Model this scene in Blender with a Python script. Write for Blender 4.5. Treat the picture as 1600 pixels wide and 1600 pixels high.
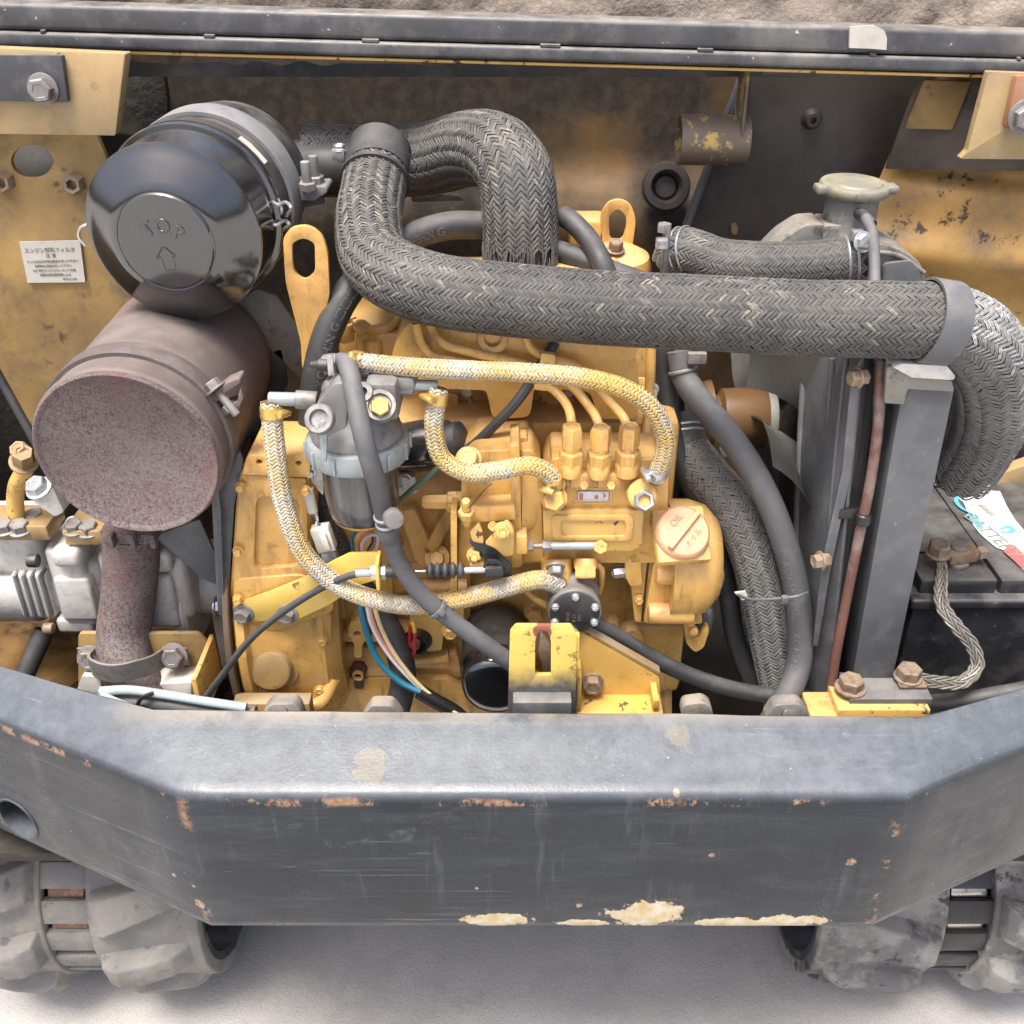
import bpy, bmesh, math, random
import numpy as np
from mathutils import Vector, Matrix, noise as mnoise
random.seed(7); rng = np.random.default_rng(7)
for o in list(bpy.data.objects): bpy.data.objects.remove(o)
scene = bpy.context.scene
C = scene.collection

# ------------------------------------------------------------------ camera, sky, sun, exposure
CAM = Vector((0.0, 0.0, 1.45))
PITCH = math.radians(31.0)
cp, sp = math.cos(PITCH), math.sin(PITCH)
cam_d = bpy.data.cameras.new('camera'); cam = bpy.data.objects.new('camera', cam_d); C.objects.link(cam)
cam_d.sensor_width = 36; cam_d.lens = 36; cam_d.clip_start = 0.02; cam_d.clip_end = 200
cam.location = CAM; cam.rotation_euler = (math.pi/2 - PITCH, 0, 0)
scene.camera = cam
SUN_EL, SUN_AZ = math.radians(71), math.radians(215)     # azimuth measured clockwise from +Y
w = bpy.data.worlds.new('World'); scene.world = w; w.use_nodes = True
nt = w.node_tree; nt.nodes.clear()
sky = nt.nodes.new('ShaderNodeTexSky'); sky.sky_type = 'NISHITA'; sky.sun_disc = False
sky.sun_elevation = SUN_EL; sky.sun_rotation = SUN_AZ; sky.air_density = 0.6; sky.dust_density = 5.5; sky.ozone_density = 0.2
bg = nt.nodes.new('ShaderNodeBackground'); bg.inputs[1].default_value = 0.092
wo = nt.nodes.new('ShaderNodeOutputWorld')
nt.links.new(sky.outputs[0], bg.inputs[0]); nt.links.new(bg.outputs[0], wo.inputs[0])
sd = bpy.data.lights.new('sun', 'SUN'); sd.energy = 1.5; sd.angle = math.radians(22); sd.color = (1, 0.96, 0.90)
sun = bpy.data.objects.new('sun', sd); C.objects.link(sun)
sdir = Vector((math.sin(SUN_AZ)*math.cos(SUN_EL), math.cos(SUN_AZ)*math.cos(SUN_EL), math.sin(SUN_EL)))
sun.rotation_euler = sdir.to_track_quat('Z', 'Y').to_euler()
sun.location = (0, -2, 5)
vs = scene.view_settings; vs.view_transform = 'Standard'; vs.look = 'None'; vs.gamma = 1; vs.exposure = 1.84
vs.use_curve_mapping = False
scene.render.engine = 'CYCLES'

# ------------------------------------------------------------------ measuring: photo pixel + depth -> place
def ray(px, py):
    u = (px-800)/1600; v = (800-py)/1600
    return Vector((u, cp+sp*v, -sp+cp*v))
def P(px, py, Y):
    r = ray(px, py); return CAM + r*(Y/r.y)
def PX(px, py, X):
    r = ray(px, py); return CAM + r*(X/r.x)
def PZ(px, py, Z):
    r = ray(px, py); return CAM + r*((Z-CAM.z)/r.z)
def PN(px, py, p0, n):
    r = ray(px, py); return CAM + r*((p0-CAM).dot(n)/r.dot(n))
def mp(px, py, Y):
    return Y/ray(px, py).y/1600
V = Vector
XA, YA, ZA = V((1,0,0)), V((0,1,0)), V((0,0,1))
FR = V((0,-1,0))
UPF = V((0,-sp,cp)).normalized()

# ------------------------------------------------------------------ objects
WL = {}
def _label(o, label=None, cat=None, group=None, kind=None):
    if label: o['label'] = label
    if cat: o['category'] = cat
    if group: o['group'] = group
    if kind: o['kind'] = kind
def thing(name, label, cat, loc, group=None):
    o = bpy.data.objects.new(name, None); o.empty_display_size = 0.02
    C.objects.link(o); o.location = loc; WL[o] = V(loc); _label(o, label, cat, group); return o
def mesh_from(bm, name, sharp=38, flat=False):
    me = bpy.data.meshes.new(name); bm.to_mesh(me); bm.free()
    if not flat:
        me.shade_smooth(); me.set_sharp_from_angle(angle=math.radians(sharp))
    return me
def link_mesh(name, me, mat, parent=None, **kw):
    n = len(me.vertices); co = np.empty(n*3, dtype=np.float32); me.vertices.foreach_get('co', co); co = co.reshape(-1,3)
    lo, hi = co.min(0), co.max(0)
    c = V(((lo[0]+hi[0])/2, (lo[1]+hi[1])/2, lo[2]))
    co -= np.array(c, dtype=np.float32); me.vertices.foreach_set('co', co.ravel()); me.update()
    o = bpy.data.objects.new(name, me); C.objects.link(o)
    if mat: me.materials.append(mat)
    if parent is not None:
        o.parent = parent; o.location = c - WL[parent]
    else: o.location = c
    WL[o] = c; _label(o, **kw); return o
def part(name, bm, mat, parent=None, sharp=38, flat=False, **kw):
    return link_mesh(name, mesh_from(bm, name, sharp, flat), mat, parent, **kw)
def copy_part(src, parent, delta):
    o = src.copy(); C.objects.link(o); o.parent = parent
    wl = WL[src]+V(delta); o.location = wl-(WL[parent] if parent else V((0,0,0))); WL[o] = wl
    return o

# ------------------------------------------------------------------ shapes
def bevel(bm, wd, seg=2, ang=28):
    if wd <= 0: return bm
    bm.normal_update()
    es = [e for e in bm.edges if len(e.link_faces) == 2 and e.calc_face_angle(0) > math.radians(ang)]
    if es:
        bmesh.ops.bevel(bm, geom=es, offset=wd, segments=seg, profile=0.5, affect='EDGES', clamp_overlap=True)
    return bm
def join(*bms):
    out = bms[0]
    for b in bms[1:]:
        me = bpy.data.meshes.new('t'); b.to_mesh(me); b.free(); out.from_mesh(me); bpy.data.meshes.remove(me)
    return out
def g_plate(outer, vec, holes=(), bev=0.0, seg=2):
    bm = bmesh.new(); es = []
    for loop in [outer]+list(holes):
        vs_ = [bm.verts.new(p) for p in loop]
        for i in range(len(vs_)): es.append(bm.edges.new((vs_[i], vs_[(i+1) % len(vs_)])))
    if not holes and len(outer) <= 64:
        bm.faces.new(list(bm.verts))
    else:
        bmesh.ops.triangle_fill(bm, use_beauty=True, use_dissolve=False, edges=es)
    r = bmesh.ops.extrude_face_region(bm, geom=list(bm.faces))
    nv = [g for g in r['geom'] if isinstance(g, bmesh.types.BMVert)]
    bmesh.ops.translate(bm, verts=nv, vec=V(vec))
    bmesh.ops.recalc_face_normals(bm, faces=list(bm.faces))
    return bevel(bm, bev, seg)
def ppl(pts, Y, depth, holes=(), bev=0.002, seg=2):
    """plate whose front outline is measured in the photo on the upright plane y=Y, going back by depth"""
    return g_plate([P(x, y, Y) for x, y in pts], (0, depth, 0), [[P(x, y, Y) for x, y in h] for h in holes], bev, seg)
def blk(x0, y0, x1, y1, Y, depth, bev=0.003, seg=2):
    a, b = P(x0, y0, Y), P(x1, y1, Y); 
    xa = (P(x0, (y0+y1)/2, Y).x, P(x1, (y0+y1)/2, Y).x)
    return g_box3(xa[0], xa[1], Y, Y+depth, b.z, a.z, bev, seg)
def g_box3(x0, x1, y0, y1, z0, z1, bev=0.003, seg=2):
    bm = bmesh.new()
    vs_ = [bm.verts.new((x, y, z)) for x in (x0, x1) for y in (y0, y1) for z in (z0, z1)]
    for f in ((0,1,3,2),(4,6,7,5),(0,4,5,1),(2,3,7,6),(0,2,6,4),(1,5,7,3)): bm.faces.new([vs_[i] for i in f])
    bmesh.ops.recalc_face_normals(bm, faces=list(bm.faces))
    return bevel(bm, bev, seg)
def frame(axis, up=None):
    a = V(axis).normalized(); up = V(up) if up else (ZA if abs(a.z) < 0.9 else YA)
    e1 = (up - a*up.dot(a)).normalized(); e2 = a.cross(e1); return a, e1, e2
def g_box(c, sx, sy, sz, axis=(0,0,1), up=None, bev=0.002, seg=2):
    """box: sz along axis, sx along up-derived e1, sy along e2"""
    a, e1, e2 = frame(axis, up); bm = g_box3(-sx/2, sx/2, -sy/2, sy/2, -sz/2, sz/2, bev, seg)
    m = Matrix((e1, e2, a)).transposed().to_4x4(); m.translation = c
    bm.transform(m); return bm
def g_lathe(p, axis, prof, n=40, up=None, ang0=0.0):
    a, e1, e2 = frame(axis, up); bm = bmesh.new(); rings = []
    for r, h in prof:
        if r < 1e-6: rings.append([bm.verts.new(V(p)+a*h)])
        else: rings.append([bm.verts.new(V(p)+a*h+e1*(r*math.cos(ang0+2*math.pi*i/n))+e2*(r*math.sin(ang0+2*math.pi*i/n))) for i in range(n)])
    for A, B in zip(rings, rings[1:]):
        for i in range(n):
            j = (i+1) % n
            if len(A) == 1 and len(B) == 1: continue
            if len(A) == 1: bm.faces.new((A[0], B[i], B[j]))
            elif len(B) == 1: bm.faces.new((A[i], A[j], B[0]))
            else: bm.faces.new((A[i], A[j], B[j], B[i]))
    bmesh.ops.recalc_face_normals(bm, faces=list(bm.faces)); return bm
def rprof(r, h, b=0.002):
    return [(0,0),(r-b,0),(r-b*.3,b*.3),(r,b),(r,h-b),(r-b*.3,h-b*.3),(r-b,h),(0,h)]
def g_cyl(p, axis, r, h, b=0.0015, n=36, up=None):
    b = min(b, r*.4, h*.4); return g_lathe(p, axis, rprof(r, h, b), n, up)
def g_ring(p, axis, r0, r1, h, n=40, b=0.001):
    return g_lathe(p, axis, [(r0,0),(r1-b,0),(r1,b),(r1,h-b),(r1-b,h),(r0+b,h),(r0,h-b),(r0,0.0)], n)
def g_hex(p, axis, r, h, up=None, dome=0.12):
    a0 = random.uniform(0, 1)
    return g_lathe(p, axis, [(0,0),(r,0),(r,h*.86),(r*(1-dome),h),(r*.6,h),(r*.55,h-h*.06),(0,h-h*.06)], 6, up, a0)
def g_bolt(p, axis, r, h=None, wr=1.3, wh=None):
    """washer + hex head, returned as one mesh"""
    h = h or r*.9; wh = wh or r*.22; a = V(axis).normalized()
    return join(g_cyl(p, a, r*wr, wh, r*.06, 28), g_hex(V(p)+a*wh, a, r, h))
def catmull(pts, n):
    pts = [V(p) for p in pts]; ext = [pts[0]*2-pts[1]]+pts+[pts[-1]*2-pts[-2]]; out = []
    m = len(pts)-1
    for i in range(m):
        p0, p1, p2, p3 = ext[i:i+4]
        t0 = 0; t1 = t0+max((p1-p0).length, 1e-6)**.5; t2 = t1+max((p2-p1).length, 1e-6)**.5; t3 = t2+max((p3-p2).length, 1e-6)**.5
        for k in range(24 if i < m-1 else 25):
            t = t1+(t2-t1)*k/24
            A1 = p0*((t1-t)/(t1-t0))+p1*((t-t0)/(t1-t0)); A2 = p1*((t2-t)/(t2-t1))+p2*((t-t1)/(t2-t1)); A3 = p2*((t3-t)/(t3-t2))+p3*((t-t2)/(t3-t2))
            B1 = A1*((t2-t)/(t2-t0))+A2*((t-t0)/(t2-t0)); B2 = A2*((t3-t)/(t3-t1))+A3*((t-t1)/(t3-t1))
            out.append(B1*((t2-t)/(t2-t1))+B2*((t-t1)/(t2-t1)))
    a = np.array(out); s = np.concatenate([[0], np.cumsum(np.linalg.norm(np.diff(a, axis=0), axis=1))])
    q = np.linspace(0, s[-1], n); return np.stack([np.interp(q, s, a[:,k]) for k in range(3)], 1), s[-1]
class Path:
    def __init__(self, pts, step=0.006):
        pts = [P(*p) if not isinstance(p, Vector) else p for p in pts]
        _, L = catmull(pts, 8); n = max(6, int(L/step)); self.p, self.L = catmull(pts, n); self.n = n
        T = np.gradient(self.p, axis=0); T /= np.linalg.norm(T, axis=1)[:,None]; self.T = T
        c = np.array(CAM)-self.p[0]; N = c-T[0]*c.dot(T[0]); N /= np.linalg.norm(N); Ns = [N]
        for i in range(1, n):
            N = N-T[i]*N.dot(T[i]); N /= np.linalg.norm(N); Ns.append(N)
        self.N = np.array(Ns); self.B = np.cross(T, self.N); self.s = np.linspace(0, self.L, n)
    def at(self, s):
        f = lambda a: np.stack([np.interp(s, self.s, a[:,k]) for k in range(3)], -1)
        return f(self.p), f(self.T), f(self.N), f(self.B)
    def pt(self, s):
        p, T, N, B = self.at(s); return V(p), V(T).normalized()
    def camframe(self, s):
        p, T, _, _ = self.at(s); p, T = V(p), V(T).normalized(); c = CAM-p; N = (c-T*c.dot(T)).normalized(); return p, T, N, T.cross(N)
def g_tube(path, r, n=20, rf=None, s0=0.0, s1=1.0, caps=True):
    if not isinstance(path, Path): path = Path(path)
    bm = bmesh.new(); rings = []
    i0, i1 = int(s0*(path.n-1)), int(math.ceil(s1*(path.n-1)))
    for i in range(i0, i1+1):
        rr = r*(rf(i/(path.n-1)) if rf else 1)
        rings.append([bm.verts.new(V(path.p[i]+rr*(math.cos(2*math.pi*k/n)*path.N[i]+math.sin(2*math.pi*k/n)*path.B[i]))) for k in range(n)])
    for A, B in zip(rings, rings[1:]):
        for k in range(n): bm.faces.new((A[k], A[(k+1) % n], B[(k+1) % n], B[k]))
    if caps: bm.faces.new(rings[0][::-1]); bm.faces.new(rings[-1])
    bmesh.ops.recalc_face_normals(bm, faces=list(bm.faces)); return bm
def g_text(s, size, fn, ext=0.0003, bev=0.0, align='CENTER', spacing=1.0):
    """lettering as geometry: fn(x, y, z) places each point on a surface"""
    cu = bpy.data.curves.new('lettering', 'FONT'); cu.body = s; cu.size = size; cu.extrude = ext; cu.bevel_depth = bev
    cu.align_x = align; cu.align_y = 'CENTER'; cu.resolution_u = 3; cu.space_character = spacing
    o = bpy.data.objects.new('lettering', cu); C.objects.link(o)
    dg = bpy.context.evaluated_depsgraph_get(); dg.update()
    me = bpy.data.meshes.new_from_object(o.evaluated_get(dg)); bm = bmesh.new(); bm.from_mesh(me)
    bpy.data.objects.remove(o); bpy.data.curves.remove(cu); bpy.data.meshes.remove(me)
    for v in bm.verts: v.co = fn(*v.co)
    return bm
def planemap(p, ex, ey):
    ex, ey = V(ex).normalized(), V(ey).normalized(); n = ex.cross(ey); return lambda x, y, z: V(p)+ex*x+ey*y+n*z
def hosemap(path, s0, r, flip=1, th=0.0):
    def f(x, y, z):
        p, T, N, B = path.camframe(s0+flip*x); a = th-y/r*flip
        return p+(N*math.cos(a)+B*math.sin(a))*(r+z)
    return f
def rp(pts, r=6, n=4):
    """round the corners of an outline"""
    out = []; m = len(pts)
    for i in range(m):
        a, b, c = np.array(pts[i-1][:2], float), np.array(pts[i][:2], float), np.array(pts[(i+1) % m][:2], float)
        rr = pts[i][2] if len(pts[i]) > 2 else r
        la, lc = np.linalg.norm(a-b), np.linalg.norm(c-b); k = min(rr, la*.45, lc*.45)
        if k < .3: out.append(tuple(b)); continue
        p, q = b+(a-b)/la*k, b+(c-b)/lc*k
        for j in range(n+1):
            t = j/n; out.append(tuple((1-t)**2*p+2*t*(1-t)*b+t*t*q))
    return out
def circ(cx, cy, rx, ry=None, n=28):
    ry = ry or rx; return [(cx+rx*math.cos(2*math.pi*i/n), cy+ry*math.sin(2*math.pi*i/n)) for i in range(n)]
def rect(x0, y0, x1, y1): return [(x0,y0),(x1,y0),(x1,y1),(x0,y1)]
def boolcut(bm, *cutters):
    me = bpy.data.meshes.new('b'); bm.to_mesh(me); bm.free(); o = bpy.data.objects.new('b', me); C.objects.link(o); tmp = [o]
    for cbm in cutters:
        cm = bpy.data.meshes.new('c'); cbm.to_mesh(cm); cbm.free(); co = bpy.data.objects.new('c', cm); C.objects.link(co); tmp.append(co)
        md = o.modifiers.new('b', 'BOOLEAN'); md.operation = 'DIFFERENCE'; md.solver = 'EXACT'; md.object = co
    dg = bpy.context.evaluated_depsgraph_get(); dg.update()
    r = bpy.data.meshes.new_from_object(o.evaluated_get(dg)); out = bmesh.new(); out.from_mesh(r)
    for t in tmp: bpy.data.objects.remove(t)
    return out
def g_grid(fn, nu, nv):
    bm = bmesh.new(); g = [[bm.verts.new(fn(i/nu, j/nv)) for j in range(nv+1)] for i in range(nu+1)]
    for i in range(nu):
        for j in range(nv): bm.faces.new((g[i][j], g[i+1][j], g[i+1][j+1], g[i][j+1]))
    return bm

# braided sleeve: every visible strand float is a bulged strip of its own
def braid(name, path, r, rows, pitch, mat, parent, h=0.0011, s0=0.0, s1=None, wear=None, ang=48, wid=0.86, rf=None, ln=1.55):
    s1 = s1 or path.L; ca, sa = math.cos(math.radians(ang)), math.sin(math.radians(ang))
    rowh = 2*math.pi*r/rows; nT = int((s1-s0)/pitch)
    I, J = np.meshgrid(np.arange(rows), np.arange(nT), indexing='ij'); I, J = I.ravel(), J.ravel(); n = len(I)
    sign = np.where(I % 2 == 0, 1.0, -1.0)
    sc = s0+(J+.5+.0*(I % 2))*pitch+rng.normal(0, pitch*.05, n); tc = (I+.5)*rowh+rng.normal(0, rowh*.04, n)
    half = rowh*ln/2/sa; wdt = pitch*sa*wid/2*rng.uniform(.9, 1.05, n)
    us = np.array([-1,-.6,0,.6,1.0]); ws = np.array([-1,-.35,.35,1.0])
    hu = np.array([-.5,.65,1,.65,-.5]); hw = np.array([-.7,0,0,-.7])
    U, W = np.meshgrid(us, ws, indexing='ij'); HH = (hu[:,None]+hw[None,:])
    ds = U.ravel()[None,:]*half*ca*np.ones((n,1)) + (-W.ravel()[None,:])*wdt[:,None]*sa
    dt = (U.ravel()[None,:]*half*sa + W.ravel()[None,:]*wdt[:,None]*ca)*sign[:,None]
    lift = rng.normal(0, .12, n)[:,None]
    H = (HH.ravel()[None,:]+lift)*h
    S = np.clip(sc[:,None]+ds, s0, s1); TH = (tc[:,None]+dt)/r
    p, T, N, B = path.at(S.ravel()); th = TH.ravel(); rad = r*np.ones_like(th)
    if rf is not None: rad = r*np.array([rf(x/path.L) for x in S.ravel()])
    rad = rad+H.ravel()
    co = p+rad[:,None]*(np.cos(th)[:,None]*N+np.sin(th)[:,None]*B)
    k = len(us)*len(ws); f = []
    for a in range(len(us)-1):
        for b in range(len(ws)-1):
            q = a*len(ws)+b; f.append((q, q+len(ws), q+len(ws)+1, q+1))
    f = np.array(f); F = (f[None]+(np.arange(n)*k)[:,None,None])
    F[sign > 0] = F[sign > 0][:,:,::-1]
    F = F.reshape(-1, 4)
    me = bpy.data.meshes.new(name); me.vertices.add(len(co)); me.vertices.foreach_set('co', co.astype(np.float32).ravel())
    me.loops.add(F.size); me.loops.foreach_set('vertex_index', F.astype(np.int32).ravel())
    me.polygons.add(len(F)); me.polygons.foreach_set('loop_start', np.arange(0, F.size, 4, dtype=np.int32))
    me.update(calc_edges=True); me.shade_smooth()
    tint = np.repeat(rng.random(n), k); at = me.attributes.new('tint', 'FLOAT', 'POINT'); at.data.foreach_set('value', tint.astype(np.float32))
    wv = np.zeros(n)
    if wear is not None:
        _, _, Nn, Bn = path.at(sc); a_ = (tc/r)[:,None]; nrm = np.cos(a_)*Nn+np.sin(a_)*Bn
        base = np.clip(wear(sc/path.L, nrm), 0, 1); wv = (rng.random(n) < base)*rng.uniform(.25, 1.0, n)
    at = me.attributes.new('wear', 'FLOAT', 'POINT'); at.data.foreach_set('value', np.repeat(wv, k).astype(np.float32))
    ac = me.attributes.new('across', 'FLOAT', 'POINT'); ac.data.foreach_set('value', np.tile(np.tile(ws, len(us)), n).astype(np.float32))
    return link_mesh(name, me, mat, parent, kind='stuff')

# ------------------------------------------------------------------ materials
class MT:
    def __init__(s, name):
        s.m = bpy.data.materials.new(name); s.m.use_nodes = True; s.nt = s.m.node_tree; s.b = s.nt.nodes['Principled BSDF']
        s.geo = s.n('ShaderNodeNewGeometry'); s.pos = s.geo.outputs['Position']
    def n(s, t, **kw):
        x = s.nt.nodes.new(t)
        for k, v in kw.items(): setattr(x, k, v)
        return x
    def set(s, sock, val):
        if isinstance(val, bpy.types.NodeSocket): s.nt.links.new(val, sock)
        elif isinstance(val, (tuple, list)) and len(val) == 3 and sock.type == 'RGBA': sock.default_value = (*val, 1)
        else: sock.default_value = val
    def noise(s, scale, detail=6, rough=.6, vec=None, dist=0.0, stretch=None):
        x = s.n('ShaderNodeTexNoise'); v = vec or s.pos
        if stretch:
            mpn = s.n('ShaderNodeMapping'); s.set(mpn.inputs[0], v); mpn.inputs['Scale'].default_value = stretch; v = mpn.outputs[0]
        s.set(x.inputs['Vector'], v); x.inputs['Scale'].default_value = scale; x.inputs['Detail'].default_value = detail
        x.inputs['Roughness'].default_value = rough; x.inputs['Distortion'].default_value = dist; return x.outputs[0]
    def rng(s, v, lo, hi, a=0.0, b=1.0):
        x = s.n('ShaderNodeMapRange'); s.set(x.inputs[0], v); x.inputs[1].default_value = lo; x.inputs[2].default_value = hi
        x.inputs[3].default_value = a; x.inputs[4].default_value = b; return x.outputs[0]
    def mth(s, op, a, b=0.0, c=None):
        x = s.n('ShaderNodeMath', operation=op); s.set(x.inputs[0], a); s.set(x.inputs[1], b)
        if c is not None: s.set(x.inputs[2], c)
        return x.outputs[0]
    def mix(s, f, a, b):
        x = s.n('ShaderNodeMix', data_type='RGBA'); s.set(x.inputs[0], f); s.set(x.inputs[6], a); s.set(x.inputs[7], b); return x.outputs[2]
    def sep(s, v):
        x = s.n('ShaderNodeSeparateXYZ'); s.set(x.inputs[0], v); return x.outputs
    def attr(s, name):
        x = s.n('ShaderNodeAttribute', attribute_name=name); return x.outputs['Fac']
    def blob(s, c, r, amt=.6, scale=60, soft=.12):
        a = s.n('ShaderNodeVectorMath', operation='SUBTRACT'); s.set(a.inputs[0], s.pos); a.inputs[1].default_value = c
        d = s.n('ShaderNodeVectorMath', operation='DIVIDE'); s.set(d.inputs[0], a.outputs[0]); d.inputs[1].default_value = r
        l = s.n('ShaderNodeVectorMath', operation='LENGTH'); s.set(l.inputs[0], d.outputs[0])
        nz = s.noise(scale, 5, .65); q = s.mth('ADD', l.outputs['Value'], s.mth('MULTIPLY', s.mth('SUBTRACT', nz, .5), amt*4))
        return s.rng(q, 1.0, 1.0-soft)
    def bump(s, h, strength=.3, dist=.001, prev=None):
        x = s.n('ShaderNodeBump'); s.set(x.inputs['Height'], h); x.inputs['Strength'].default_value = strength; x.inputs['Distance'].default_value = dist
        if prev: s.set(x.inputs['Normal'], prev)
        return x.outputs[0]
    def out(s, col=None, rough=None, metal=None, normal=None, **kw):
        if col is not None: s.set(s.b.inputs['Base Color'], col)
        if rough is not None: s.set(s.b.inputs['Roughness'], rough)
        if metal is not None: s.set(s.b.inputs['Metallic'], metal)
        if normal is not None: s.set(s.b.inputs['Normal'], normal)
        for k, v in kw.items(): s.set(s.b.inputs[k.replace('_', ' ')], v)
        return s.m
def sc(c, k): return tuple(max(0, x*k) for x in c)
def paint(name, col, rough=.45, metal=0.0, var=.14, dirt=(), dust=None, bump=.12, bscale=90, bd=.001, rvar=.15, coat=0.0, finebump=0.0, spec=None):
    m = MT(name); c = m.mix(m.rng(m.noise(9, 4, .6), .3, .7), sc(col, 1-var), sc(col, 1+var))
    rr = m.rng(m.noise(35, 5, .6), .3, .75, max(.05, rough-rvar), min(1, rough+rvar))
    for (dc, scale, lo, hi, amt, *st) in dirt:
        f = m.mth('MULTIPLY', m.rng(m.noise(scale, 8, .68, stretch=st[0] if st else None), lo, hi), amt); c = m.mix(f, c, dc); 
        rr = m.mth('ADD', rr, m.mth('MULTIPLY', f, .25))
    if dust:
        dcol, amt = dust; nz = m.sep(m.geo.outputs['Normal'])[2]
        f = m.mth('MULTIPLY', m.mth('MULTIPLY', m.rng(nz, .15, .95), m.rng(m.noise(28, 6, .65), .3, .62)), amt); c = m.mix(f, c, dcol)
        rr = m.mth('ADD', rr, m.mth('MULTIPLY', f, .35))
    nb = m.bump(m.noise(bscale, 5, .6), bump, bd)
    if finebump: nb = m.bump(m.noise(420, 4, .65), finebump, .0008, nb)
    kw = {}
    if spec: kw['Specular_IOR_Level'] = spec
    if coat: kw['Coat_Weight'] = coat; kw['Coat_Roughness'] = .12
    return m.out(c, rr, metal, nb, **kw)
DUST = (.34, .29, .23); BROWN = (.10, .055, .025); BLK = (.018, .017, .016); RUST = (.23, .075, .03)
yel = paint('engine_yellow', (.60,.355,.098), .30, var=.10, dirt=(((.40,.20,.075), 6, .46, .68, .65), (BROWN, 17, .545, .70, .55), ((.10,.055,.025), 60, .60, .70, .5), ((.05,.03,.02), 150, .66, .70, .7), ((.17,.08,.03), 26, .55, .68, .6, (1.3,1.3,.25))), dust=((.56,.40,.235), .5), bump=.35, bscale=110, bd=.0009, finebump=.28)
yelc = paint('engine_yellow_chipped', (.56,.35,.10), .42, var=.12, dirt=((BROWN, 30, .57, .70, .6), ((.03,.025,.025), 55, .61, .63, .95)), dust=(DUST, .3), bump=.25, bscale=120)
yeld = paint('frame_yellow_dirty', (.335,.215,.072), .55, var=.2, dirt=(((.17,.115,.055), 5, .40, .62, .8), ((.12,.085,.05), 14, .5, .66, .7), ((.04,.032,.02), 30, .60, .68, .8), ((.42,.33,.2), 150, .62, .68, .4)), dust=(DUST, .5), bump=.25, bscale=70)
yels = paint('sooty_ochre', (.23,.13,.042), .7, var=.3, dirt=(((.055,.038,.022), 6, .38, .60, .92), (BLK, 12, .49, .60, .88)), bump=.6, bscale=60, bd=.002)
soot = paint('soot_and_shade_black', (.024,.021,.018), .95, var=.3, dirt=(((.06,.048,.036), 30, .5, .7, .6),)
  , bump=1.0, bscale=60, bd=.005)  # sooty foam, also the painted black of shaded depths
sootw = paint('soot_over_ochre', (.030,.026,.021), .95, var=.3, dirt=(((.06,.048,.036), 30, .5, .7, .6), ((.17,.095,.03), 8, .545, .60, .85)), bump=1.0, bscale=60, bd=.005)
darkpan = paint('dark_brown_plate', (.060,.050,.042), .5, var=.25, dirt=(((.02,.018,.016), 9, .45, .65, .7), ((.11,.085,.06), 40, .6, .7, .4)), bump=.15)
blk_p = paint('black_paint_dusty', (.045,.048,.053), .45, var=.2, dirt=(((.16,.15,.14), 24, .52, .72, .5), (RUST, 60, .68, .70, .7)), dust=((.26,.25,.23), .5), bump=.15)
grey_p = paint('grey_dark_paint', (.085,.091,.098), .48, var=.18, dirt=(((.2,.19,.18), 30, .52, .72, .5), ((.03,.03,.03), 12, .52, .7, .55), ((.30,.28,.26), 110, .67, .70, .6), ((.2,.12,.07), 60, .66, .68, .7)), dust=((.3,.28,.25), .4), bump=.12)
bkt_g = paint('bracket_grey_green', (.165,.162,.148), .55, var=.25, dirt=((BROWN, 20, .52, .66, .6), ((.04,.04,.04), 40, .55, .65, .7), ((.3,.28,.24), 60, .58, .66, .6)), dust=(DUST, .4), bump=.2)
gloss = paint('gloss_black_enamel', (.012,.0125,.014), .13, var=.1, spec=.85, rvar=.05, dust=((.16,.15,.14), .22), bump=.03, bscale=20, coat=.9)
satin = paint('satin_black', (.022,.022,.024), .42, var=.2, dust=((.22,.21,.19), .55), bump=.12)
rub = paint('rubber_hose', (.028,.029,.031), .55, var=.2, dirt=(((.12,.115,.11), 26, .55, .78, .5),), dust=((.2,.19,.18), .35), bump=.1, bscale=200)
rubg = paint('rubber_hose_grey', (.075,.077,.082), .6, var=.15, dirt=(((.17,.165,.16), 30, .5, .75, .6),), dust=((.24,.23,.22), .4), bump=.1, bscale=200)
alu = paint('cast_aluminium', (.56,.545,.51), .55, metal=.2, var=.15, dirt=(((.09,.07,.05), 20, .56, .70, .65), ((.26,.24,.21), 60, .5, .7, .5)), dust=((.5,.47,.42), .3), bump=.6, bscale=220, bd=.0008)
alud = paint('die_cast_grey', (.225,.222,.22), .5, metal=.45, var=.15, dirt=(((.07,.06,.05), 24, .5, .66, .8),), dust=((.4,.38,.35), .3), bump=.4, bscale=240, bd=.0006)
zinc = paint('zinc_plate', (.50,.52,.53), .36, metal=.75, var=.15, dirt=(((.2,.17,.14), 60, .5, .7, .6),), bump=.15, bscale=200)
zincp = paint('pale_zinc_casting', (.29,.325,.335), .5, metal=.3, var=.12, dirt=(((.12,.11,.1), 40, .55, .72, .6),), dust=((.36,.35,.33), .3), bump=.25)
bolt_m = paint('grey_bolt', (.22,.215,.21), .5, metal=.4, var=.2, dirt=((BROWN, 60, .5, .68, .7),), dust=((.4,.37,.33), .4), bump=.25, bscale=250)
rbolt = paint('rusty_bolt', (.26,.20,.145), .6, metal=.2, var=.25, dirt=(((.20,.10,.05), 50, .48, .65, .7), ((.07,.055,.045), 80, .52, .68, .8)), bump=.5, bscale=250)
gold = paint('yellow_passivated', (.58,.40,.12), .35, metal=.6, var=.15, dirt=((BROWN, 80, .55, .7, .5),), bump=.1)
muff = MT('rusted_muffler'); un = muff.rng(muff.noise(13, 6, .7), .36, .60, .55, 1.0)
c = muff.mix(muff.rng(muff.noise(6, 5), .35, .65), (.120,.094,.088), (.178,.152,.143))
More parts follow.
